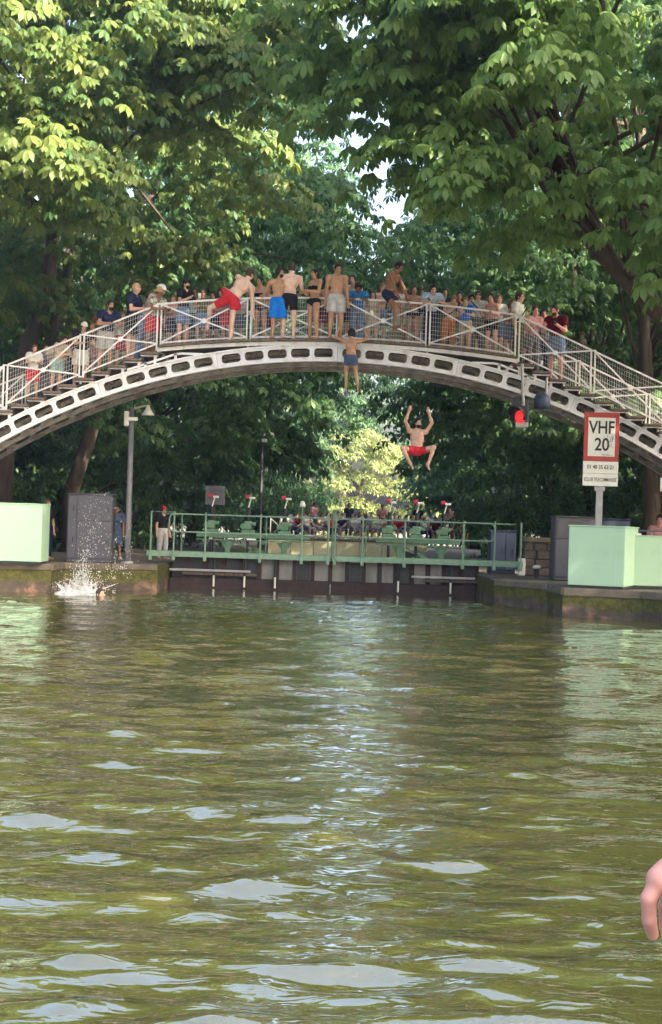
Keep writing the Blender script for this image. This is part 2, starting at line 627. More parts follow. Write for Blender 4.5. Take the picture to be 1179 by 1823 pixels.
def tree(name, label, base, top, boughs, leaf, tmpl, per, size, seed, trunk_pts=None, trunk_r=.3, nleaf_obj=0, group='chestnut trees along the canal', extra_trunks=()):
    """boughs: (k,4) centre + radius; top: crown heart"""
    r = np.random.RandomState(seed)
    pr = random.Random(seed)
    root = empty(name, base, label, 'tree', group)
    B = Vector(base)
    heart = np.array(top)
    tb = MB()
    pts = trunk_pts or [B + Vector((0, 0, -.2)), B + Vector((pr.uniform(-.1, .1), 0, 1.8)), B.lerp(Vector(top), .55) + Vector((pr.uniform(-.3, .3), 0, 0)), Vector(top)]
    pts = [Vector(p) for p in pts]
    rr = [trunk_r * (1.25 if i == 0 else 1 - .62 * i / (len(pts) - 1)) for i in range(len(pts))]
    tb.tube([p - B for p in pts], rr, 10, jit=.06, rng=pr)
    for ep, er in extra_trunks:
        tb.tube([Vector(p) - B for p in ep], [er * (1 - .5 * i / (len(ep) - 1)) for i in range(len(ep))], 8, jit=.06, rng=pr)
    O, D, N, S, K = [], [], [], [], []
    for i, (x, y, z, rad) in enumerate(boughs):
        c = np.array([x, y, z])
        out = c - heart
        nn = int(per * (rad / 1.1) ** 2 * pr.uniform(.8, 1.2))
        o, d, n, s = bough_leaves(c, out, rad, rad * .33, nn, r, size)
        O.append(o)
        D.append(d)
        N.append(n)
        S.append(s)
        K.append(np.clip(r.normal(.45 + pr.uniform(-.12, .12), .2, nn), 0, 1))
        if i % 8 == 0:
            cv = Vector(c)
            j = pr.randint(max(1, len(pts) - 2), len(pts) - 1)
            st = pts[j].lerp(pts[j - 1], pr.uniform(0, .5))
            mid = st.lerp(cv, .5) + Vector((0, 0, (cv - st).length * .10))
            tb.tube([p - B for p in (st, mid, cv - Vector((0, 0, .05)))], [.06, .04, .012], 5)
    O, D, N, S, K = map(np.concatenate, (O, D, N, S, K))
    trunk = tb.build('trunk', BARK, root, True)
    sel = np.zeros(len(O), bool)
    if nleaf_obj:
        inv = np.array(CAM_R.to_3x3().inverted())
        q = (O - np.array([0, 0, CAM_Z])) @ inv.T
        ok = (np.abs(q[:, 0] / -q[:, 2]) < .245) & (np.abs(q[:, 1] / -q[:, 2]) < .376)
        key = np.where(ok, np.linalg.norm(q, axis=1) / S, 1e9)
        sel[np.argsort(key)[:nleaf_obj]] = True
    V, F, A = leaves_np(O[~sel] - np.array(base), D[~sel], N[~sel], S[~sel], K[~sel], tmpl)
    crown = put('crown', np_mesh('crown', V, F, leaf, False, A), root)
    if nleaf_obj:
        tv, tf = tmpl
        me = np_mesh('leaf', tv, tf, leaf, False, np.full(len(tv), .5))
        for o, d, n, s in zip(O[sel], D[sel], N[sel], S[sel]):
            d = Vector(d).normalized()
            n = Vector(n)
            n = (n - d * n.dot(d)).normalized()
            sd = d.cross(n)
            ob = put('leaf', me, crown)
            o = Vector(o) - B
            ob.matrix_local = Matrix(((sd.x * s, d.x * s, n.x * s, o.x), (sd.y * s, d.y * s, n.y * s, o.y), (sd.z * s, d.z * s, n.z * s, o.z), (0, 0, 0, 1)))
    return root


def shell(c, rad, n, seed, rb=(.8, 1.35), zmin=-99, inner=.25, keep=None):
    """bough centres through an ellipsoid crown, most of them near its outside"""
    r = np.random.RandomState(seed)
    out = []
    i = 0
    while len(out) < n and i < n * 8:
        i += 1
        v = r.normal(size=3)
        v /= np.linalg.norm(v)
        f = r.uniform(.35, .75) if r.rand() < inner else r.uniform(.78, 1.04)
        p = np.array(c) + v * f * np.array(rad)
        if p[2] < zmin + r.uniform(0, .8):
            continue
        if keep and not keep(p):
            continue
        out.append((*p, r.uniform(*rb)))
    return out


GT = 'chestnut trees along the canal'
# first right tree, its boughs hang over the near side of the footbridge
def keep_r1(p):
    if p[1] < 32.8 and p[2] < 8.0 and p[1] > 28.0:
        return False
    return p[2] > 7.3 + max(0, 2.6 - p[0]) * .42 - max(0, p[0] - 5.0) * .55
b = shell((5.6, 25.6, 11.2), (6.7, 5.2, 5.0), 140, 3, rb=(.75, 1.25), zmin=5.2, keep=keep_r1)
b += [(5.9, 24.6, 6.9, .7), (5.2, 24.2, 7.2, .75), (6.3, 24.8, 6.2, .6), (4.4, 24.6, 7.9, .8), (3.4, 24.2, 8.0, .8), (2.4, 24.6, 7.9, .75), (1.6, 25.0, 7.7, .7), (.9, 25.4, 8.2, .7), (6.2, 24.0, 8.4, .8), (4.9, 23.6, 9.3, .9), (5.0, 23.0, 7.6, .6), (5.6, 22.8, 6.9, .6), (5.9, 22.6, 6.3, .5), (4.5, 23.2, 8.0, .6), (5.8, 22.8, 7.9, .6), (1.0, 25, 9.0, .75), (.5, 25.2, 9.7, .75), (1.5, 24.8, 8.6, .65), (1.9, 25, 9.5, .8), (5.5, 23.0, 6.0, .45), (5.9, 23.3, 5.5, .4)]
b += shell((1.2, 24.6, 11.4), (2.9, 2.2, 2.2), 44, 31, rb=(.7, 1.1), zmin=8.6, keep=lambda p: p[2] > 8.3 + max(0, 1.8 - p[0]) * .55)
tree('chestnut_tree', 'broad chestnut tree whose large leaves fill the upper right above the footbridge', (8.2, 28.0, .55), (6.6, 26.6, 10.5), b, LEAF, LT_FINE, 66, .29, 5,
     trunk_pts=[(8.2, 28.0, .3), (7.7, 27.9, 3.5), (6.9, 27.6, 5.8), (5.2, 27.2, 7.3), (3.6, 26.8, 9.0)], trunk_r=.34, nleaf_obj=300, group=GT,
     extra_trunks=[(((6.9, 27.6, 5.6), (7.2, 28.2, 8), (8.4, 28, 12)), .13)])

# first left tree, forked, its top in the sun
def keep_l1(p):
    if p[1] < 32.6 and p[2] < 8.2 and p[1] > 28.6 and p[0] > -7.4:
        return False
    return p[2] > 7.6 - max(0, -p[0] - 4.5) * .55
b = shell((-7.6, 31.6, 12.0), (6.4, 5.6, 6.8), 150, 8, zmin=4.6, keep=keep_l1)
b += shell((-6.8, 27.6, 11.0), (4.6, 2.4, 3.9), 60, 18, rb=(.8, 1.2), zmin=7.2, keep=lambda p: p[2] > 8.0 + max(0, p[0] + 5.5) * .75)
b += shell((-2.6, 29.0, 12.6), (2.2, 2.0, 2.0), 26, 19, rb=(.8, 1.2), zmin=10.6)
b += [(-5.9, 33.6, 6.3, .75), (-6.3, 33.4, 5.9, .7), (-5.2, 33.8, 7.4, .8), (-3.6, 34.2, 6.9, .8), (-3.1, 34.0, 7.6, .9), (-6.9, 33.2, 7.2, .8)]
tree('chestnut_tree', 'forked chestnut tree with sunlit yellow-green top at the upper left', (-8.6, 34.6, .6), (-6.6, 33.6, 10.5), b, LEAF_SUN_TINT, LT_FINE, 64, .26, 9,
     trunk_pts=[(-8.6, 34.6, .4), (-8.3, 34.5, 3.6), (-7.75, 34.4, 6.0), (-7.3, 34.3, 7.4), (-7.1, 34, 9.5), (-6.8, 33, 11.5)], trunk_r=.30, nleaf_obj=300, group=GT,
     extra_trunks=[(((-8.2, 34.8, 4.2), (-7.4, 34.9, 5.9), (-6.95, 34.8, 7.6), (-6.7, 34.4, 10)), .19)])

rows = [
    ('second chestnut tree on the left bank, dark behind the crowd on the footbridge', (-7.8, 41, .6), (-5.7, 41, 11.4), (6.3, 5.2, 8.4), 3.4, 165, LT_MID, .28, 71),
    ('third chestnut tree on the left bank, with boughs reaching towards the sky gap', (-7.4, 49.5, .6), (-5.4, 49.5, 11.6), (6.5, 5.2, 9.2), 2.8, 165, LT_MID, .31, 72),
    ('fourth chestnut tree on the left bank, low boughs behind the lock gate', (-7.2, 58.5, .6), (-5.4, 58.5, 11), (6.6, 5.2, 9.6), 1.8, 150, LT_LOW, .34, 73),
    ('farthest chestnut tree on the left bank, seen under the arch', (-6.9, 68, .6), (-5.5, 68, 11), (6.4, 5.4, 10), 1.4, 150, LT_LOW, .36, 74),
    ('second chestnut tree on the right bank, dark behind the stair crowd', (8.6, 36.5, .55), (8.0, 36.5, 12.6), (6.2, 5.0, 9.8), 3.6, 185, LT_MID, .28, 75),
    ('third chestnut tree on the right bank, right of the sky gap', (8.6, 45, .55), (7.6, 45, 11.4), (6.3, 5.2, 9.2), 2.8, 165, LT_MID, .31, 76),
    ('fourth chestnut tree on the right bank, behind the jumping swimmer', (8.6, 54, .55), (8.1, 54, 11), (6.2, 5.2, 9.6), 1.8, 150, LT_LOW, .34, 77),
    ('farthest chestnut tree on the right bank, beside the sunlit tree', (8.8, 64, .55), (8.9, 64, 11), (6.2, 5.2, 10), 1.4, 150, LT_LOW, .36, 78),
]
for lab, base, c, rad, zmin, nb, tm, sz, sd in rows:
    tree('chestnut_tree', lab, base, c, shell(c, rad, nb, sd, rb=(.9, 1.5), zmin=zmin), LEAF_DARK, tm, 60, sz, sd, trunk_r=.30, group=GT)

# outer rows that close the view to both sides, and unseen right bank trees placed and sized to block the sun
outer = [(-15.5, 37), (-15, 46), (-15, 56), (-15.5, 67), (-14.5, 79), (16.5, 36), (16.5, 46), (16.8, 57), (16.8, 68), (15.5, 80)]
for i, (x, y) in enumerate(outer):
    side = 'left' if x < 0 else 'right'
    k = i % 5
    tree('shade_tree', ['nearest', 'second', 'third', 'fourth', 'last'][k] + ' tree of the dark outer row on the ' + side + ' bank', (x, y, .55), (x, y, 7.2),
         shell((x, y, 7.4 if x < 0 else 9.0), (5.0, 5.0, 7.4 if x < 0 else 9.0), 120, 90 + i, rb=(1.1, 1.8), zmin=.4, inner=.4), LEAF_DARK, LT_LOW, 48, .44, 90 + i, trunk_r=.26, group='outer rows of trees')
for i, (x, y, h) in enumerate([(16.2, 19.5, 15.0), (12.9, 13.5, 11.3), (13, 4.5, 10.5), (13.0, -4, 12.5), (12.5, -13, 12.5)]):
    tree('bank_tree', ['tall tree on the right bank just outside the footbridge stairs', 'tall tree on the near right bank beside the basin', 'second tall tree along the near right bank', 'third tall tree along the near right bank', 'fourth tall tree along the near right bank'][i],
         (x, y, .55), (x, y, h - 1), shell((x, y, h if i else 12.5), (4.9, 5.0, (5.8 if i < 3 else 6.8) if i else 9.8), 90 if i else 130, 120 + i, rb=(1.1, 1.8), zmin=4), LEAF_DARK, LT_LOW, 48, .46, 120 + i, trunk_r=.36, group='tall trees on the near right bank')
for i, (x, y, h) in enumerate([(-13.5, 19, 12.0), (-14, 9.0, 12), ]):  # unseen trees added on the left to cut the skylight
    tree('bank_tree', ['tall tree on the near left bank beside the basin', 'second tall tree along the near left bank', 'third tall tree along the near left bank', 'tall tree behind the near quay on its left', 'tall tree behind the middle of the near quay'][i],
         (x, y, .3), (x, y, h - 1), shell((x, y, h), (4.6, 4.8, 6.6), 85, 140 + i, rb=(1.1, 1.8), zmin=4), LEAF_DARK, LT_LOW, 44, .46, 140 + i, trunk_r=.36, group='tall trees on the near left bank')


def hedge(label, x0, y0, x1, y1, h, seed):  # hedges added to make the dark under the trees
    r = np.random.RandomState(seed)
    n = 60
    bs = []
    for k in range(n):
        f = r.rand()
        bs.append((x0 + (x1 - x0) * f + r.normal(0, .25), y0 + (y1 - y0) * f + r.normal(0, .25), .6 + h * r.rand(), r.uniform(.7, 1.0)))
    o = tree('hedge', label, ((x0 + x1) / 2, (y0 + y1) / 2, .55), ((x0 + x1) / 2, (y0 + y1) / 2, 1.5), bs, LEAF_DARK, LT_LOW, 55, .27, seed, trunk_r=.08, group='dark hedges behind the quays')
    o['category'] = 'hedge'
hedge('clipped dark hedge behind the left quay cabinets', -11.5, 40.5, -5.0, 43.5, 2.6, 201)
hedge('dark hedge deeper under the left trees', -11.5, 53, -4.6, 55, 2.4, 202)
hedge('dark hedge behind the right quay cabinets', 5.2, 41.5, 12.5, 39.5, 2.6, 203)
hedge('dark hedge deeper under the right trees', 5.0, 55, 13, 53, 2.4, 204)
hedge('dark hedge at the left edge beyond the footbridge stairs', -14.5, 36, -10, 40, 2.8, 205)
hedge('dark hedge at the right edge beyond the footbridge stairs', 10, 37.5, 14, 35, 2.8, 206)
# beyond the far quay: sunlit tree and the end of the avenue
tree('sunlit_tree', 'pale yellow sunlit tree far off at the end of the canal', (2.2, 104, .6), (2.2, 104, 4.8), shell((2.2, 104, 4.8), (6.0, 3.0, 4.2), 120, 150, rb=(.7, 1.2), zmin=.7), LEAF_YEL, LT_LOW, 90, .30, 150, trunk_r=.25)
for i, (x, y, z) in enumerate([(-4.0, 81, 4.6), (8.6, 81, 4.6), (1.0, 118, 13.5)]):
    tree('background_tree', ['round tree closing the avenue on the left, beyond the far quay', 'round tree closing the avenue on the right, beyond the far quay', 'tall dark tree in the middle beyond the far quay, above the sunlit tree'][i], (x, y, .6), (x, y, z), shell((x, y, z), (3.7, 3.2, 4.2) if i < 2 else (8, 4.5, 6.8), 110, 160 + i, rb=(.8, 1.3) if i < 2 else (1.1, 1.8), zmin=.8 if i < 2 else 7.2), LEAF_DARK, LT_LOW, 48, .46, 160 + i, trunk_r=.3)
# ------------------------------------------------------------------ footbridge
XB, YB = 0.035, 29.90           # crown of the near rib
ZB, RB, DB = 5.25, 14.4, .33    # underside at the crown, radius, rib depth
RIB_Y = (0.0, .95, 1.90)
bridge = empty('footbridge', (XB, YB, 0), 'white cast-iron arched footbridge with stairs and wire railings crossing the canal', 'footbridge')
ZC = ZB - RB
CELL, JOINT = .0349, .0075
CAST = 5 * CELL + JOINT


def casting_mesh(m):
    """one iron casting with five rounded openings, in the arch's own polar frame"""
    b = MB()
    y0, y1 = 0.0, .045
    r0, r1 = RB, RB + DB

    def P(t, r, y):
        return (r * math.sin(t), y, r * math.cos(t))
    e = JOINT / 2
    for k in range(5):
        t0 = e + k * CELL
        t1 = t0 + CELL
        tc, rc = (t0 + t1) / 2, (r0 + r1) / 2
        ht, hr = CELL / 2, DB / 2
        it, ir = ht - .046 / RB, hr - .066
        rad = .065
        ca = math.atan2(hr, ht * RB)
        ang = sorted(set([ca, math.pi - ca, math.pi + ca, 2 * math.pi - ca] + [i * math.pi / 12 for i in range(24)]))
        inn, outp = [], []
        for a in ang:
            c, s = math.cos(a), math.sin(a)
            q = min(ht * RB / abs(c) if abs(c) > 1e-6 else 9, hr / abs(s) if abs(s) > 1e-6 else 9)
            outp.append((q * c / RB, q * s))
            A, B_ = it * RB, ir
            lo, hi = 0, 1.0
            for _ in range(22):
                mid = (lo + hi) / 2
                x, y = abs(mid * c), abs(mid * s)
                dx, dy = max(x - (A - rad), 0), max(y - (B_ - rad), 0)
                if math.hypot(dx, dy) <= rad and x <= A and y <= B_:
                    lo = mid
                else:
                    hi = mid
            inn.append((lo * c / RB, lo * s))
        n = len(ang)
        rim = [(x * 1.10, y * 1.16) for x, y in inn]
        loops = [(outp, y0), (rim, y0), (rim, y0 - .016), (inn, y0 - .016), (inn, y1), (outp, y1)]
        k0 = len(b.v)
        for lp, yy in loops:
            b.v += [P(tc + x, rc + y, yy) for x, y in lp]
        for i in range(len(loops) - 1):
            for j in range(n):
                jn = (j + 1) % n
                b.f.append((k0 + i * n + j, k0 + i * n + jn, k0 + (i + 1) * n + jn, k0 + (i + 1) * n + j))
        # stiffener between the openings
        if k:
            b.quadgrid([[P(t0 - .0006, r0 + .03, y0 + .01), P(t0 + .0006, r0 + .03, y0 + .01), P(t0 + .0006, r0 + .03, y0 - .012), P(t0 - .0006, r0 + .03, y0 - .012)],
                        [P(t0 - .0006, r1 - .03, y0 + .01), P(t0 + .0006, r1 - .03, y0 + .01), P(t0 + .0006, r1 - .03, y0 - .012), P(t0 - .0006, r1 - .03, y0 - .012)]])
    # bolted end plates
    for t0, t1 in ((.0003, e), (CAST - e, CAST - .0003)):
        b.quadgrid([[P(t0, r, y) for r, y in ((r0, y0), (r1, y0), (r1, y1), (r0, y1))], [P(t1, r, y) for r, y in ((r0, y0), (r1, y0), (r1, y1), (r0, y1))]])
    for t in (e + .0018, CAST - e - .0018):
        for r in (r0 + .07, r1 - .07):
            c = Vector(P(t, r, y0))
            b.tube([c + Vector((0, .005, 0)), c + Vector((0, -.028, 0))], .017, 6)
    # flanges along both edges
    for ra, rb_ in ((r0 - .022, r0 + .012), (r1 - .012, r1 + .022)):
        rings = [[P(t, ra, -.045), P(t, rb_, -.045), P(t, rb_, .09), P(t, ra, .09)] for t in np.linspace(.0004, CAST - .0004, 11)]
        b.quadgrid(rings)
    me = b.mesh('arch_casting', m)
    return me


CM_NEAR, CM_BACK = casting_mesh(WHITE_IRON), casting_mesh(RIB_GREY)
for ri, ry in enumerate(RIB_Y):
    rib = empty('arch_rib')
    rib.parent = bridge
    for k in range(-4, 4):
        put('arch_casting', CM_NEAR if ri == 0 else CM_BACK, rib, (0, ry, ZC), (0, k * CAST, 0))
for k in range(-4, 5):
    for j in (0, 1):
        t = k * CAST
        for rr in (RB + .05, RB + DB - .05):
            MB().box((-.02, RIB_Y[j] + .1, -.025), (.02, RIB_Y[j + 1] - .01, .025)).build('cross_strut', RIB_GREY, bridge).matrix_local = Matrix.Translation((0, 0, ZC)) @ Matrix.Rotation(t, 4, 'Y') @ Matrix.Translation((0, 0, rr))
for k in range(-16, 17):
    t = k * .0437
    MB().box((-.03, .10, -.02), (.03, RIB_Y[2] - .01, .02)).build('cross_strut', RIB_GREY, bridge).matrix_local = Matrix.Translation((0, 0, ZC)) @ Matrix.Rotation(t, 4, 'Y') @ Matrix.Translation((0, 0, RB + DB + .0 - .012))

DECK_END = 3.95
ZD = 5.70
STEP, RISE = .35, .153
Y_OUT0, Y_OUT1 = -.17, 2.12      # plank ends
RAIL_N, RAIL_F = .06, 1.90


def deck_z(x):
    """walking surface at bridge-local x"""
    ax = abs(x)
    if ax <= DECK_END:
        return ZD - .25 * (ax / DECK_END) ** 2
    return deck_z(DECK_END) - RISE * math.ceil((ax - DECK_END) / STEP - 1e-6)


def slope_z(x):
    ax = abs(x)
    return deck_z(x) if ax <= DECK_END else deck_z(DECK_END) - RISE / STEP * (ax - DECK_END)


plank = MB().box((-.094, Y_OUT0, -.05), (.094, Y_OUT1, 0), .006).mesh('deck_plank', WOOD)
n = int(2 * DECK_END / .198)
for i in range(n):
    x = -DECK_END + (i + .5) * 2 * DECK_END / n
    put('deck_plank', plank, bridge, (x, rng.uniform(-.012, .012), deck_z(x) + rng.uniform(-.004, .004)), (0, math.atan(.5 * x / DECK_END ** 2), 0))
# edge beam under the planks
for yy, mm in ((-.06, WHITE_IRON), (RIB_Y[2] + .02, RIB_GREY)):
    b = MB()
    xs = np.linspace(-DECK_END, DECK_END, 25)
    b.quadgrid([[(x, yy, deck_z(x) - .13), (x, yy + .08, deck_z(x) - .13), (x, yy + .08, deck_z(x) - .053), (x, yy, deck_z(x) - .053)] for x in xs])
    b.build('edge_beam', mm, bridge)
# spandrel frames where the deck leaves the arch
def rib_top(x):
    return ZC + math.sqrt((RB + DB) ** 2 - x * x)
for s in (-1, 1):
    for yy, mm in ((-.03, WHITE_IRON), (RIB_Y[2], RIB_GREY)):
        b = MB()
        xs = np.linspace(1.75, 4.6, 20)
        def top(x):
            return min(slope_z(x) - .13, slope_z(DECK_END) - .13 - max(0, x - 3.5) * .36)
        for x in (2.85, 3.55, 4.2):
            if top(x) - rib_top(x) > .04:
                b.box((s * x - .028, yy, rib_top(x) + .02), (s * x + .028, yy + .05, top(x)))
        rings = [[(s * x, yy, top(x) - .045), (s * x, yy + .05, top(x) - .045), (s * x, yy + .05, top(x)), (s * x, yy, top(x))] for x in xs if top(x) - rib_top(x) > .02]
        if len(rings) > 1:
            b.quadgrid(rings)
        b.build('spandrel_frame', mm, bridge)
# stairs
tread = MB().box((-.20, Y_OUT0 + .02, -.055), (.20, Y_OUT1, 0), .01).mesh('stair_tread', WOOD)
for s in (-1, 1):
    for i in range(1, 19):
        x = s * (DECK_END + STEP * (i - .5))
        z = deck_z(x)
        put('stair_tread', tread, bridge, (x, rng.uniform(-.01, .01), z + .002 * (i % 3)))
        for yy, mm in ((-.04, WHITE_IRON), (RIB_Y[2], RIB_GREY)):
            zt = rib_top(x - s * .13)
            b = MB()
            b.box((x - s * .13 - .028, yy, min(zt + .015, z - .10)), (x - s * .13 + .028, yy + .06, z - .058))
            b.box((x - .19, yy + .004, z - .085), (x + .19, yy + .056, z - .058))
            b.build('step_bracket', mm, bridge)
        MB().box((x + s * .135, Y_OUT0 + .20, z - RISE + .0), (x + s * .155, Y_OUT1 - .2, z - .058)).build('stair_riser', WOOD, bridge)

# railings
POSTS = [-10.6, -8.94, -7.28, -5.62, -3.94, -1.97, 0, 1.97, 3.94, 5.62, 7.28, 8.94, 10.6]
RH, RB0 = .93, .05
hub = MB().tube([(0, -.03, 0), (0, .012, 0)], .055, 12).mesh('brace_hub', RAIL_WHITE)
hub.polygons.foreach_set('use_smooth', [False] * len(hub.polygons))
for ry in (RAIL_N, RAIL_F):
    for x in POSTS:
        z = slope_z(x)
        b = MB()
        for dx in (-.042, .042):
            b.box((x + dx - .017, ry - .02, z - .10), (x + dx + .017, ry + .02, z + RH), .004)
        b.box((x - .06, ry - .022, z + RH - .012), (x + .06, ry + .022, z + RH + .018))
        b.box((x - .02, ry - .055, z - .16), (x + .02, ry + .0, z + .02))
        b.build('rail_post', RAIL_WHITE, bridge)
    for i in range(len(POSTS) - 1):
        a, c = POSTS[i] + .06, POSTS[i + 1] - .06
        za, zc_ = slope_z(a), slope_z(c)
        bulge = (lambda x: slope_z(x)) if abs((a + c) / 2) < DECK_END else (lambda x: za + (zc_ - za) * (x - a) / (c - a))
        pan = empty('railing_panel')
        pan.parent = bridge
        xs = np.linspace(a, c, 6)
        MB().quadgrid([[(x, ry - .024, bulge(x) + RH - .02), (x, ry + .024, bulge(x) + RH - .02), (x, ry + .024, bulge(x) + RH + .016), (x, ry - .024, bulge(x) + RH + .016)] for x in np.linspace(a - .02, c + .02, 6)]).build('top_rail', RAIL_WHITE, pan)
        MB().quadgrid([[(x, ry - .016, bulge(x) + RB0), (x, ry + .016, bulge(x) + RB0), (x, ry + .016, bulge(x) + RB0 + .034), (x, ry - .016, bulge(x) + RB0 + .034)] for x in xs]).build('bottom_rail', RAIL_WHITE, pan)
        for q, (p0, p1) in enumerate((((a, za + RB0 + .03), (c, zc_ + RH - .03)), ((a, za + RH - .03), (c, zc_ + RB0 + .03)))):
            yy = ry - .018 - .009 * q
            MB().bar((p0[0], yy, p0[1]), (p1[0], yy, p1[1]), .008, .030, (0, 0, 1)).build('brace', RAIL_WHITE, pan)
        put('brace_hub', hub, pan, ((a + c) / 2, ry - .012, (za + zc_) / 2 + (RH + RB0) / 2))
        w = MB()
        t_ = .0020
        nv = int((c - a) / .052)
        for k in range(1, nv):
            x = a + (c - a) * k / nv
            w.box((x - t_, ry + .006 - t_, bulge(x) + RB0 + .03), (x + t_, ry + .006 + t_, bulge(x) + RH - .015))
        for k in range(1, 9):
            z0 = RB0 + .03 + (RH - RB0 - .045) * k / 9
            for x0, x1 in zip(xs[:-1], xs[1:]):
                w.bar((x0, ry + .012, bulge(x0) + z0), (x1, ry + .012, bulge(x1) + z0), t_ * 2, t_ * 2)
        tag(w.build('wire_mesh', RAIL_WHITE, pan), kind='stuff')
# abutments
for s in (-1, 1):
    MB().box((s * 10.9 - 1.5, -.35, .3), (s * 10.9 + 1.5, 2.3, 1.75), .04).build('abutment', STONE, bridge)

# signal hung from the right half
sig = empty('signal_light', tuple(at(932, 740, 29.55)), 'red canal signal light with black visor hanging under the right stairs', 'signal light')
o0 = at(932, 740, 29.55)
def rel(px, py, Y=29.55):
    return at(px, py, Y) - o0
MB().tube([rel(930, 648), rel(932, 722)], .035, 8).build('hanger', GALV, sig)
MB().box(tuple(rel(943, 757) - Vector((.36, 0, .0))), tuple(rel(943, 708) + Vector((.0, .22, 0))), .03).build('housing', BLACK, sig)
def visor(px, py, r, ln, yaw, m, parent):
    b = MB()
    c = rel(px, py, 29.52)
    rings = []
    for k in range(13):
        a = R(-35 + 250 * k / 12)
        ca, sa = math.cos(a), math.sin(a)
        rings.append([Vector((ca * r, 0, sa * r)), Vector((ca * r * 1.05, -ln * (.45 + .55 * max(0, sa)), sa * r * 1.05)), Vector((ca * r * 1.12, -ln * (.45 + .55 * max(0, sa)), sa * r * 1.12)), Vector((ca * r * 1.1, .01, sa * r * 1.1))])
    M_ = Matrix.Rotation(R(yaw), 3, 'Z')
    b.quadgrid([[c + M_ @ p for p in rg] for rg in rings])
    return b.build('visor', m, parent, True)
visor(925, 740, .17, .34, -34, BLACK, sig)
lens = MB().lathe([(.001, .03), (.07, .022), (.12, .0), (.145, -.03)], (0, 0, 0), 20)
lo = lens.build('lens', RED_LENS, sig, True, tuple(rel(925, 742, 29.50)))
lo.rotation_euler = (R(90), 0, R(-34))
MB().box((rel(918, 760) - Vector((0, .02, 0)))[:], (rel(941, 752) + Vector((0, .1, .0)))[:]).build('base_plate', GALV, sig)
o0 = at(965, 720, 29.7)
sig2 = empty('signal_light', tuple(o0), 'unlit dark blue signal hood beside the red light under the stairs', 'signal light')
MB().tube([rel(974, 672, 29.7), rel(972, 715, 29.7)], .03, 8).build('hanger', GALV, sig2)
b = MB()
c = rel(965, 716, 29.72)
b.lathe([(.02, .19), (.11, .18), (.165, .11), (.18, 0), (.17, -.14), (.05, -.15)], c, 18)
b.build('hood', CAB_BLUE, sig2, True)
# ------------------------------------------------------------------ lock gate
YG = 33.2


def gp(px, py, Y=YG):
    return at(px, py, Y)


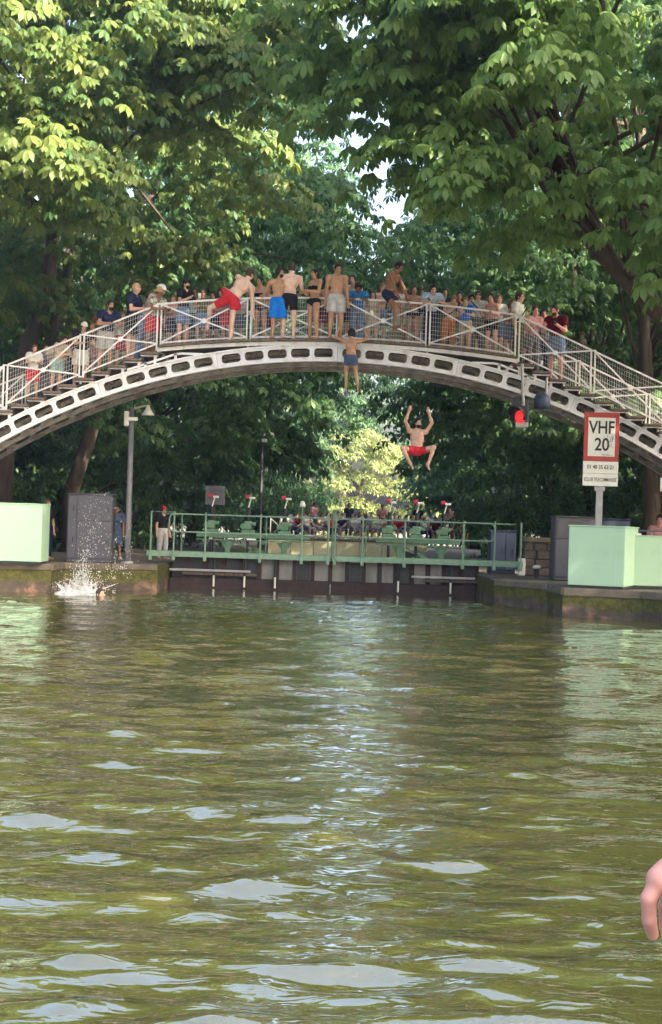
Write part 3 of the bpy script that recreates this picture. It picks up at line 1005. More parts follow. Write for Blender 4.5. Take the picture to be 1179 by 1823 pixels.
def lock_leaf(label, x0, x1, posts, side):
    root = empty('lock_gate', (x0 if side < 0 else x1, YG, 0), label, 'lock gate', 'lock gate leaves')
    O = root.location

    def B(mb, name, m, par=None, smooth=False):
        for i, v in enumerate(mb.v):
            mb.v[i] = tuple(Vector(v) - O)
        return mb.build(name, m, par or root, smooth)
    zw = .76
    xe = x0 - .55 if side < 0 else x1 + 1.1
    a, c = (xe, x1) if side < 0 else (x0, xe)
    B(MB().box((a, YG, zw), (c, YG + .06, zw + .13), .008), 'walkway_edge', GREEN_PALE)
    B(MB().box((a, YG + .06, zw + .03), (c, YG + .75, zw + .09)), 'walkway', GREEN)
    B(MB().box((a, YG + .76, zw), (c, YG + .82, zw + .13), .008), 'walkway_edge', GREEN)
    # railing
    zt, zm = 1.80, 1.37
    for k, px in enumerate(posts):
        outer = (k == 0 and side < 0) or (k == len(posts) - 1 and side > 0)
        B(MB().tube([(px, YG - .03, zw - .06), (px, YG - .03, zt + .06)], .021, 8), 'rail_post', GREEN_PALE)
        B(MB().box((px - .04, YG - .06, zw - .09), (px + .04, YG - .0, zw + .08), .01), 'post_shoe', GREEN_PALE)
        if k % 2 == 1:
            B(MB().tube([(px + .1, YG + .79, zw + .05), (px + .1, YG + .79, zt + .02)], .022, 6), 'rail_post', GREEN)
    inner = [p for p in posts]
    l0 = (posts[1] - .12) if side < 0 else posts[0] + .0
    l1 = posts[-1] if side < 0 else posts[-2] + .0
    rr = .13
    loop = []
    for (cx, cz, a0) in ((l1 - rr, zt - rr, 90), (l1 - rr, zm + rr, 0), (l0 + rr, zm + rr, -90), (l0 + rr, zt - rr, 180)):
        for q in range(5):
            an = R(a0 - q * 22.5)
            loop.append((cx + rr * math.cos(an), YG - .03, cz + rr * math.sin(an)))
    loop.append(loop[0])
    B(MB().tube(loop, .019, 8, cap=False), 'guard_rail', GREEN_PALE, None, True)
    B(MB().tube([(a + .3, YG + .79, zt), (c - .1, YG + .79, zt)], .018, 6), 'guard_rail', GREEN)
    if side < 0:
        B(MB().tube([(posts[0], YG - .03, zt + .04), (posts[1], YG - .03, zt + .04)], .008, 5), 'safety_chain', GALV)
    # frame behind the walkway: cross beam on gusseted columns
    fa, fc = (x0 + .55, x1 - .55) if side < 0 else (x0 + 1.1, x1 - .35)
    B(MB().box((fa, YG + 1.0, 1.25), (fc, YG + 1.16, 1.36), .01), 'cross_beam', GREEN)
    B(MB().box((fa, YG + .98, 1.18), (fc, YG + 1.18, 1.205)), 'beam_flange', GREEN)
    cols = [fa + (fc - fa) * f for f in (.28, .78)]
    for x in cols:
        B(MB().box((x - .07, YG + 1.02, .6), (x + .07, YG + 1.14, 1.18), .01), 'column', GREEN)
        for s in (-1, 1):
            b = MB()
            pts = [(x + s * .071, 1.17), (x + s * .20, 1.17), (x + s * .071, .98)]
            b.v = [(p[0], YG + 1.05, p[1]) for p in pts] + [(p[0], YG + 1.10, p[1]) for p in pts]
            b.f = [(0, 1, 2), (5, 4, 3), (0, 3, 4, 1), (1, 4, 5, 2), (2, 5, 3, 0)]
            B(b, 'gusset', GREEN)
    # sluice winches with their bent handles
    for j in range(3):
        x = fa + .12 + (fc - fa - .3) * (.10 + .36 * j) if side < 0 else fa + .1 + (fc - fa - .3) * (.12 + .38 * j)
        w = empty('sluice_winch', (0, 0, 0))
        w.parent = root
        b = MB()
        b.box((x - .17, YG + .92, 1.362), (x + .17, YG + 1.2, 1.46), .02)
        b.box((x - .10, YG + .94, 1.46), (x + .10, YG + 1.18, 1.68), .03)
        b.box((x + .08, YG + .96, 1.57), (x + .19, YG + 1.14, 1.66), .02)
        b.tube([(x - .12, YG + .9, 1.55), (x - .12, YG + 1.2, 1.55)], .07, 12)
        B(b, 'gear_housing', GREEN, w)
        B(MB().tube([(x, YG + 1.05, 1.68), (x + .01, YG + 1.05, 2.02)], .055, 8), 'spindle', DARK, w)
        B(MB().tube([(x + .0, YG + 1.05, 2.02), (x + .03, YG + 1.05, 2.14), (x + .06, YG + 1.05, 2.24)], .018, 6), 'handle', SIGN_W, w)
        b = MB()
        b.box((x + .02, YG + 1.0, 2.235), (x + .16, YG + 1.1, 2.29), .01)
        B(b, 'handle_grip', SIGN_W, w)
        B(MB().box((x - .09, YG + 1.0, 2.25), (x + .018, YG + 1.1, 2.34), .015), 'handle_knob', RED, w)
        B(MB().tube([(x, YG + 1.08, .3), (x, YG + 1.08, 1.2)], .035, 8), 'sluice_rod', DARK, w)
    # diagonal tie rods
    for p, q in (((cols[0] + .15, 1.15), (cols[1] - .15, .72)), ((cols[0] + .1, .70), ((cols[0] + cols[1]) / 2, 1.0)), ((cols[1] - .1, .70), ((cols[0] + cols[1]) / 2, 1.0))):
        B(MB().bar((p[0], YG + 1.09, p[1]), (q[0], YG + 1.09, q[1]), .05, .05), 'tie_rod', GREEN)
    # leaf: plates between posts above a rusty beam
    npl = 9
    for j in range(npl):
        p0 = x0 + (x1 - x0) * j / npl
        p1 = x0 + (x1 - x0) * (j + 1) / npl
        gap = (side < 0 and j < 4 and j % 2 == 0)
        zl = .265
        B(MB().box((p0 + .06, YG + .30 + .02 * (j % 2), zl), (p1 - .06, YG + .36, zw - .02)), 'gate_plate', DARK if (side < 0 and j in (0, 1, 2, 3)) or (side > 0 and j in (7, 8)) or (j % 3 == 1) else PLATE)  # outer plates dark in place of the shade in open bays
        B(MB().box((p1 - .055, YG + .24, .2), (p1 + .055, YG + .42, zw - .005)), 'gate_post', RUST)
    B(MB().box((x0, YG + .16, -.9), (x1, YG + .5, .26), .02), 'bottom_beam', RUST)
    # fender rail and gauge pipes
    f0, f1 = (x0 + .02, x0 + 2.0) if side < 0 else (x1 - 1.6, x1 - .05)
    B(MB().box((f0, YG + .02, .42), (f1, YG + .10, .475), .008), 'fender_rail', GALV)
    B(MB().box((f0 + .3, YG + .11, .33), (f1 + .15, YG + .16, .40), .008), 'fender_rail', WOOD)
    for f in ((.28, .47, .66) if side < 0 else (.46, .82)):
        x = x0 + (x1 - x0) * f
        B(MB().tube([(x, YG + .12, .10), (x, YG + .12, zw)], .035, 8), 'gauge_pipe', DARK)
        B(MB().tube([(x, YG + .07, .06), (x, YG + .07, .33)], .024, 8), 'pipe_end', SIGN_W)
    return root


PL = [gp(p, 950).x for p in (269, 310, 366, 464, 538, 585)]
PR = [gp(p, 955).x for p in (597, 646, 721, 825, 881, 928)]
MID = (PL[-1] + PR[0]) / 2
lock_leaf('left leaf of the green lock gate, with walkway railing and three winches', LOCK_L + .01, MID - .012, PL, -1)
lock_leaf('right leaf of the green lock gate, with walkway railing and three winches', MID + .012, LOCK_R - .01, PR, 1)
o = at(539, 895, YG + .02)
nl = empty('navigation_lamp', (o.x, o.y, 1.86), 'small white lamp on a thin post at the middle of the gate', 'lamp')
MB().tube([(0, 0, 0), (0, 0, .22)], .016, 6).build('stem', GREEN_PALE, nl)
MB().lathe([(.02, .20), (.075, .21), (.07, .25), (.045, .33), (.015, .35)], (0, 0, 0), 12).build('lamp_head', SIGN_W, nl, True)

# ------------------------------------------------------------------ mint panels on the quays
def panel_box(name, label, lo, hi, cat='cabinet', seams=()):
    r = empty(name, (lo[0], lo[1], lo[2]), label, cat)
    s = Vector(hi) - Vector(lo)
    MB().box((0, 0, .05), (s.x, s.y, s.z), .012).build('casing', MINT, r)
    MB().box((.03, .03, 0), (s.x - .03, s.y - .03, .055)).build('plinth', DARK, r)
    MB().box((-.015, -.015, s.z + .002), (s.x + .015, s.y + .015, s.z + .028), .008).build('lid', MINT_TRIM, r)
    for x in (.05, s.x - .05):
        for z in (.12, s.z * .5, s.z - .08):
            MB().tube([(x, -.006, z), (x, .004, z)], .009, 6).build('bolt', MINT_TRIM, r)
    MB().box((.0, -.003, s.z * .46 - .003), (s.x, .001, s.z * .46 + .003)).build('seam', MINT_TRIM, r)
    for x in seams:
        MB().box((x - .004, -.004, .07), (x + .004, .002, s.z - .02)).build('seam', MINT_TRIM, r)
    return r


panel_box('machinery_cabinet', 'mint green metal cabinet cut by the left edge, on the left quay', (-8.6, 28.95, .61), (-6.12, 29.75, 1.87), seams=(.9,))
bx_ = panel_box('machinery_cabinet', 'mint green box cabinet on the right quay in front of the sign', (4.67, 26.72, .565), (5.77, 28.22, 1.76), seams=(.93,))
bx_.rotation_euler = (0, 0, R(-22))
rp = panel_box('machinery_cabinet', 'lower mint green cabinet cut by the right edge, beside the box cabinet', (6.06, 27.35, .565), (8.9, 28.3, 1.60), seams=(1.4,))
for x in (.05, .62, 1.2):
    MB().box((x, -.03, 1.062), (x + .12, .10, 1.10), .01).build('hinge', SIGN_W, rp)
MB().box((-.02, .3, 1.14), (2.6, .36, 1.17)).build('guard_bar', CAB_BLUE, rp)

# ------------------------------------------------------------------ cabinets, posts, wall
def street_cabinet(label, lo, hi, m, split=None, door_x=None):
    r = empty('street_cabinet', lo, label, 'cabinet', 'equipment cabinets on the quays')
    s = Vector(hi) - Vector(lo)
    MB().box((0, .025, .0), (s.x, s.y, s.z), .02).build('body', m, r)
    zs = [.08] + ([split] if split else []) + [s.z - .03]
    xs = [.02] + ([door_x] if door_x else []) + [s.x - .02]
    for a, c in zip(zs[:-1], zs[1:]):
        for d, e in zip(xs[:-1], xs[1:]):
            dr = MB().box((d + .008, 0, a + .008), (e - .008, .03, c - .008), .006).build('door', m, r)
            MB().box((e - .08, -.02, (a + c) / 2 - .06), (e - .055, .0, (a + c) / 2 + .06), .004).build('handle', DARK, dr)
    MB().box((-.02, .0, s.z + .002), (s.x + .02, s.y + .02, s.z + .03), .008).build('roof', m, r)
    return r


street_cabinet('tall grey metal cabinet behind the splash on the left quay', (-6.05, 31.3, .61), (-5.02, 31.9, 2.16), CABINET, .95, .22)
street_cabinet('dark grey cabinet between the stone wall and the mint box', (5.0, 30.4, .56), (5.95, 31.0, 1.98), CABINET, .93, None)
street_cabinet('low navy cabinet farther back behind the sign post', (6.0, 30.7, .56), (6.75, 31.2, 1.96), CAB_BLUE)
street_cabinet('dark blue cabinet at the right end of the lock gate', (4.05, 34.6, .56), (4.72, 35.1, 1.62), CAB_BLUE, None, .4)

def stone_wall(label, x0, x1, y, z0, z1):
    r = empty('stone_wall', (x0, y, z0), label, 'wall')
    z = 0
    rows_ = 4
    h = (z1 - z0 - .12) / rows_
    for k in range(rows_):
        x = 0
        while x < x1 - x0 - .02:
            w = min(rng.uniform(.2, .42), x1 - x0 - x)
            d = rng.uniform(0, .03)
            MB().box((x + .008, -d, z + .006), (x + w - .008, .35, z + h - .006), .02).build('stone', RUBBLE, r)
            x += w
        z += h
    x = -.03
    while x < x1 - x0:
        w = min(.75, x1 - x0 + .03 - x)
        MB().box((x + .004, -.06, z), (x + w - .004, .42, z + .12), .015).build('coping_slab', STONE, r)
        x += w
stone_wall('low rubble stone wall with pale coping right of the lock gate', 4.75, 5.9, 33.4, .56, 1.50)
MB_ = MB().box((0, 0, 0), (.17, .12, .42), .02)
tag(MB_.build('bollard', SIGN_W, None, False, (4.6, 33.2, .56)), 'short white post beside the rubble wall', 'post')
mo = empty('mooring_post', (4.85, 31.9, .56), 'low white-capped mooring post at the right end of the gate', 'mooring post')
MB().tube([(0, 0, 0), (0, 0, .22)], .05, 10).build('stem', DARK, mo)
MB().lathe([(.03, .2), (.10, .22), (.11, .27), (.05, .30)], (0, 0, 0), 12).build('cap', SIGN_W, mo, True)

lp = empty('lamp_post', (-4.66, 31.45, .6), 'tall grey lamp post with white conical lamp under the left stairs', 'lamp post')
MB().tube([(0, 0, 0), (0, 0, 1.2), (0, 0, 3.62)], [.08, .068, .055], 12).build('pole', LAMP_GREY, lp, True)
MB().tube([(0, 0, 0), (0, 0, .06)], .14, 12).build('base', GALV, lp)
MB().box((-.17, -.07, 3.18), (-.065, .07, 3.52), .02).build('junction_box', SIGN_W, lp)
MB().box((-.12, -.10, 3.30), (.15, -.062, 3.38), .01).build('clamp', SIGN_W, lp)
MB().tube([(0, 0, 3.56), (.22, 0, 3.64), (.36, 0, 3.66)], .025, 8).build('arm', GALV, lp)
MB().lathe([(.03, .24), (.045, .18), (.07, .12), (.15, .01), (.15, 0), (.02, .01)], (.37, 0, 3.44), 16).build('lamp_shade', SIGN_W, lp, True)
c = at(463, 930, 40)
lp = empty('lamp_post', (c.x, 40, .6), 'thin dark lamp post behind the left gate leaf, with a white spotlight', 'lamp post')
MB().tube([(0, 0, 0), (0, 0, 3.75)], [.06, .04], 10).build('pole', DARK, lp, True)
MB().tube([(0, 0, 3.6), (.2, -.05, 3.75)], .025, 8).build('arm', SIGN_W, lp)
MB().lathe([(.03, .16), (.07, .14), (.11, .02), (.02, 0)], (.25, -.05, 3.55), 12).build('lamp_shade', SIGN_W, lp, True)
MB().box((-.02, -.1, 3.42), (.14, .0, 3.52), .02).build('spotlight', SIGN_W, lp)
c = at(383, 882, 38)
ib = empty('information_board', (c.x, 38, .6), 'small dark square board on a post behind the left winches', 'sign')
MB().tube([(0, .05, 0), (0, .05, 1.4)], .04, 8).build('post', DARK, ib)
MB().box((-.28, 0, c.z - .6 - .27), (.28, .05, c.z - .6 + .27), .01).build('panel', CABINET, ib)

# ------------------------------------------------------------------ VHF sign
def text(parent, s, x, z, size, sx, m, y=-.004, bold=.0):
    cu = bpy.data.curves.new('lettering', 'FONT')
    cu.body = s
    cu.size = size
    cu.align_x = 'CENTER'
    cu.align_y = 'CENTER'
    cu.extrude = .0015
    cu.offset = bold
    cu.materials.append(m)
    o = bpy.data.objects.new('lettering', cu)
    COL.objects.link(o)
    o.parent = parent
    o.location = (x, y, z)
    o.rotation_euler = (R(90), 0, 0)
    o.scale = (sx, 1, 1)
    me = bpy.data.meshes.new_from_object(o)
    q = put('lettering', me, parent, o.location, o.rotation_euler)
    q.scale = o.scale
    bpy.data.objects.remove(o)
    return q


vs = empty('canal_sign', (5.57, 28.35, .565), 'red bordered white sign reading VHF 20 above two white plates', 'sign')
z0, z1 = 2.575, 3.59
W = .365
MB().box((-W, -.02, z0), (W, .02, z1), .008).build('panel', SIGN_R, vs)
MB().box((-W + .085, -.026, z0 + .10), (W - .085, -.0205, z1 - .11)).build('white_field', SIGN_W, vs)
text(vs, 'VHF', 0, 3.265, .37, .80, INK, -.029, .006)
text(vs, '20', 0.01, 2.91, .37, .84, INK, -.029, .006)
MB().box((-W, -.018, z0 - .255), (W, .018, z0 - .004), .006).build('number_plate', SIGN_W, vs)
text(vs, '01 40 35 63 21', 0, z0 - .125, .118, .78, INK, -.021, .0015)
MB().box((-W, -.018, z0 - .515), (W, .018, z0 - .259), .006).build('name_plate', SIGN_W, vs)
text(vs, 'ECLUSE TÉLÉCOMMANDÉE', 0, z0 - .387, .108, .52, INK, -.021, .0004)
MB().box((-.07, .02, 0), (.07, .05, z1 - .1), .006).build('post', GALV, vs)
MB().box((-.015, .05, 0), (.015, .14, z1 - .1), .004).build('post_web', GALV, vs)
MB().box((-.11, -.0, z0 - .62), (.11, .06, z0 - .519), .01).build('bracket', GALV, vs)
r2 = random.Random(4)
for k in range(9):
    b = MB()
    cx, cz = (.17, 2.98) if k < 5 else (-.02 + .05 * k - .2, 2.72)
    pts = [Vector((cx + r2.uniform(-.09, .09), -.029, cz + r2.uniform(-.16, .16) * (1 if k < 5 else .25))) for _ in range(4)]
    sm = []
    for t in np.linspace(0, 1, 9):
        q = [(1 - t) ** 3, 3 * t * (1 - t) ** 2, 3 * t * t * (1 - t), t ** 3]
        sm.append(sum((p * w_ for p, w_ in zip(pts, q)), Vector()))
    b.tube(sm, .0035, 4)
    b.build('graffiti_line', CABINET, vs)
ws = empty('white_sign', (7.35, 28.6, .565), 'small white rounded sign cut by the right edge, on a thin post', 'sign')
MB().tube([(.0, .04, 0), (.0, .04, 2.3)], .03, 8).build('post', GALV, ws)
MB().box((-.47, -.01, 2.0), (.2, .02, 2.28), .012).build('panel', SIGN_W, ws)

# ------------------------------------------------------------------ far side of the lock
FARY = 66.6
SUNLIT_WALL = mat('cream_wall', (.60, .58, .42), .8, var=.12, scale=1.5, bump=.1)  # pale yellow stands for sunlight on the wall
fw = empty('terrace_wall', (1.2, FARY - .8, .62), 'pale cream terrace wall below the seated crowd beyond the lock', 'wall')
for k in range(7):
    MB().box((-4.2 + 1.1 * k + .01, 0, -.5), (-3.1 + 1.1 * k - .01, .5, .30), .02).build('panel', SUNLIT_WALL, fw)
MB().box((-4.3, -.05, .302), (3.6, 3.2, .40), .02).build('slab', CONCRETE, fw)
frl = empty('far_railing', (1.2, FARY - .6, 1.02), 'thin cross-braced railing beyond the lock, in front of the crowd', 'railing')
for k in range(9):
    MB().box((-4.1 + .95 * k - .02, 0, 0), (-4.1 + .95 * k + .02, .04, .95)).build('post', GALV, frl)
    if k < 8:
        MB().bar((-4.1 + .95 * k, .02, .1), (-3.15 + .95 * k, .02, .9), .02, .03).build('brace', GALV, frl)
        MB().bar((-4.1 + .95 * k, .03, .9), (-3.15 + .95 * k, .03, .1), .02, .03).build('brace', GALV, frl)
MB().box((-4.12, -.02, .95), (3.52, .06, 1.0)).build('top_rail', GALV, frl)
MB().box((-4.12, 0, .06), (3.52, .04, .1)).build('bottom_rail', GALV, frl)
# ------------------------------------------------------------------ people: bodies as one smooth surface grown over a posed skeleton
def nets(F, org, h):
    S = F < 0
    c = S[:-1, :-1, :-1].astype(np.int8)
    offs = [(i, j, k) for i in (0, 1) for j in (0, 1) for k in (0, 1)]
    nx, ny, nz = F.shape
    tot = np.zeros((nx - 1, ny - 1, nz - 1), np.int8)
    for i, j, k in offs:
        tot += S[i:nx - 1 + i, j:ny - 1 + j, k:nz - 1 + k]
    ijk = np.argwhere((tot > 0) & (tot < 8))
    idx = np.full(tot.shape, -1, np.int64)
    idx[tuple(ijk.T)] = np.arange(len(ijk))
    val = {o: F[ijk[:, 0] + o[0], ijk[:, 1] + o[1], ijk[:, 2] + o[2]] for o in offs}
    acc = np.zeros((len(ijk), 3))
    cnt = np.zeros(len(ijk))
    for o in offs:
        for ax in range(3):
            if o[ax]:
                continue
            p = list(o)
            p[ax] = 1
            a, b = val[o], val[tuple(p)]
            cr = (a < 0) != (b < 0)
            t = np.where(cr, a / np.where(cr, a - b, 1), 0)
            q = np.zeros((len(ijk), 3))
            q[:] = o
            q[:, ax] += t
            acc += q * cr[:, None]
            cnt += cr
    V = (ijk + acc / cnt[:, None]) * h + org
    Q = []
    for ax in range(3):
        s0 = [slice(0, d) for d in F.shape]
        s1 = [slice(0, d) for d in F.shape]
        s0[ax] = slice(0, F.shape[ax] - 1)
        s1[ax] = slice(1, F.shape[ax])
        A, B_ = S[tuple(s0)], S[tuple(s1)]
        e = np.argwhere(A != B_)
        u, v = (ax + 1) % 3, (ax + 2) % 3
        e = e[(e[:, u] > 0) & (e[:, v] > 0) & (e[:, u] < F.shape[u] - 1) & (e[:, v] < F.shape[v] - 1)]
        ins = A[tuple(e.T)]
        quad = []
        for du, dv in ((-1, -1), (0, -1), (0, 0), (-1, 0)):
            q = e.copy()
            q[:, u] += du
            q[:, v] += dv
            quad.append(idx[tuple(q.T)])
        quad = np.stack(quad, 1)
        quad[~ins] = quad[~ins][:, ::-1]
        Q.append(quad)
    Q = np.concatenate(Q)
    return V, Q[(Q >= 0).all(1)]


def V3(*a):
    return np.array(a, float)


def unit(v):
    v = np.asarray(v, float)
    return v / (np.linalg.norm(v) + 1e-12)


def cone(a, b, ra, rb, flat=False):
    return ('f' if flat else 'c', np.asarray(a, float), np.asarray(b, float), ra, rb)


def ell(c, rad, ax=None):
    return ('e', np.asarray(c, float), np.asarray(rad, float), np.eye(3) if ax is None else np.array([unit(q) for q in ax]))


def grow(prims, h, k=.025, inflate=0.0, clips=()):
    lo, hi = [], []
    for p in prims:
        if p[0] == 'e':
            m = max(p[2]) + inflate
            lo.append(p[1] - m)
            hi.append(p[1] + m)
        else:
            m = max(p[3], p[4]) + inflate
            lo.append(np.minimum(p[1], p[2]) - m)
            hi.append(np.maximum(p[1], p[2]) + m)
    pad = 3 * h
    org = np.min(lo, 0) - pad
    n = np.ceil((np.max(hi, 0) + pad - org) / h).astype(int) + 1
    F = np.full(n, 1.0, np.float32)
    for p, l_, h_ in zip(prims, lo, hi):
        i0 = np.maximum(((l_ - pad - k - org) / h).astype(int), 0)
        i1 = np.minimum(((h_ + pad + k - org) / h).astype(int) + 2, n)
        gx, gy, gz = [org[d] + h * np.arange(i0[d], i1[d]) for d in range(3)]
        P = np.stack(np.meshgrid(gx, gy, gz, indexing='ij'), -1)
        if p[0] == 'e':
            q = (P - p[1]) @ p[3].T
            r_ = p[2] + inflate
            k0 = np.sqrt(((q / r_) ** 2).sum(-1))
            k1 = np.sqrt(((q / r_ ** 2) ** 2).sum(-1)) + 1e-6
            d = k0 * (k0 - 1) / k1
            d = np.where(k0 < 1e-3, -r_.min(), d)
        else:
            ab = p[2] - p[1]
            L2 = ab @ ab + 1e-9
            w = P - p[1]
            t = np.clip((w @ ab) / L2, 0, 1)
            d = np.sqrt(((w - t[..., None] * ab) ** 2).sum(-1)) - (p[3] + (p[4] - p[3]) * t) - inflate
            if p[0] == 'f':
                d = np.maximum(d, ((P - p[2]) @ ab) / math.sqrt(L2))
        sl = tuple(slice(a, b) for a, b in zip(i0, i1))
        cur = F[sl]
        F[sl] = np.minimum(cur, d) - np.maximum(k - np.abs(cur - d), 0) ** 2 / (4 * k)
    if clips:
        G = np.stack(np.meshgrid(*[org[d] + h * np.arange(n[d]) for d in range(3)], indexing='ij'), -1)
        for c_ in clips:
            F = np.maximum(F, c_(G))
    F[0] = F[-1] = 1
    F[:, 0] = F[:, -1] = 1
    F[:, :, 0] = F[:, :, -1] = 1
    return nets(F, org, h)


def skin(name, c):
    return mat('skin_' + name, c, .5, var=.17, scale=5, bump=.05, sss=.06)


SKIN = {'pale': skin('pale', (.70, .47, .39)), 'light': skin('light', (.57, .35, .27)), 'tan': skin('tan', (.45, .245, .165)), 'brown': skin('brown', (.27, .125, .075)), 'dark': skin('dark', (.13, .062, .042)), 'pink': skin('pink', (.62, .31, .27))}


def cloth(name, c, c2=None, scale=20, cover=.5):
    return mat('cloth_' + name, c, .85, var=.16, scale=scale * .7, bump=.6, col2=c2, cover=cover, detail=3, spec=.2)


CL = {'blue': cloth('blue', (.015, .19, .72)), 'red': cloth('red', (.55, .03, .05)), 'black': cloth('black', (.015, .015, .02)), 'navy': cloth('navy', (.02, .028, .085)), 'grey': cloth('pale_grey', (.46, .46, .48)),
      'white': cloth('white', (.72, .71, .70)), 'olive': cloth('olive', (.10, .10, .05)), 'sky': cloth('sky_blue', (.42, .55, .75)), 'maroon': cloth('maroon', (.13, .015, .035)), 'denim': cloth('denim', (.12, .2, .36)),
      'tshirt_blue': cloth('tshirt_blue', (.03, .20, .50)), 'orange': cloth('orange', (.50, .17, .05)), 'beige': cloth('beige', (.50, .42, .33)), 'teal': cloth('pale_teal', (.32, .48, .50)), 'bw': cloth('black_white_print', (.70, .70, .64), (.02, .025, .02), 16, .5),
      'pinkfloral': cloth('pink_floral', (.66, .50, .52), (.42, .24, .30), 14, .46), 'dkgrey': cloth('dark_grey', (.09, .09, .11)), 'straw': cloth('straw', (.48, .33, .19)), 'pinkc': cloth('pink', (.55, .28, .30)), 'bluegrey': cloth('blue_grey', (.07, .10, .20)), 'brownc': cloth('brown', (.17, .08, .06))}
HAIR = {'black': mat('hair_black', (.012, .010, .010), .6, var=.3, scale=30, bump=.6), 'brown': mat('hair_brown', (.05, .028, .018), .6, var=.3, scale=30, bump=.6), 'red': mat('hair_auburn', (.14, .045, .025), .6, var=.3, scale=30, bump=.6), 'fair': mat('hair_fair', (.20, .12, .06), .6, var=.3, scale=30, bump=.6)}
EYE = mat('eye_dark', (.012, .01, .01), .3, var=.1, bump=0)
LIP = mat('lip', (.33, .10, .09), .5, var=.1, bump=0)

STAND = dict(lean=(0, 0, 1), arms=(((-.16, .02, -1), (-.04, -.18, -1)), ((.16, .02, -1), (.04, -.18, -1))), legs=(((-.05, -.02, -1), (-.02, .04, -1)), ((.05, -.02, -1), (.02, .04, -1))))
RAIL = dict(lean=(0, -.34, .94), arms=(((-.22, -.45, -.8), (.45, -.85, -.05)), ((.22, -.45, -.8), (-.45, -.85, -.05))), legs=(((-.06, .10, -1), (-.02, .10, -1)), ((.06, .04, -1), (.02, .06, -1))), look=(0, -1, -.35))
BENT = dict(lean=(0, -.75, .66), arms=(((-.25, -.5, -.55), (.55, -.75, .0)), ((.25, -.5, -.55), (-.55, -.75, .0))), legs=(((-.06, .22, -1), (-.02, .10, -1)), ((.06, .16, -1), (.02, .06, -1))), look=(0, -.8, -.6))
PHONE = dict(lean=(0, -.12, .99), arms=(((-.2, -.25, -.9), (.35, -.85, .35)), ((.2, -.25, -.9), (-.35, -.85, .35))), legs=STAND['legs'], look=(0, -1, -.35))
HOLD = dict(lean=(0, -.1, .99), arms=(((-.2, -.15, -.95), (.2, -.95, .1)), ((.2, -.15, -.95), (-.2, -.95, .1))), legs=STAND['legs'], look=(0, -1, -.1))
SIT = dict(lean=(0, -.10, .99), arms=(((-.2, -.35, -.9), (.15, -.9, -.3)), ((.2, -.35, -.9), (-.15, -.9, -.3))), legs=(((-.12, -1, -.05), (-.02, .05, -1)), ((.12, -1, -.05), (.02, .05, -1))), look=(0, -1, -.1))


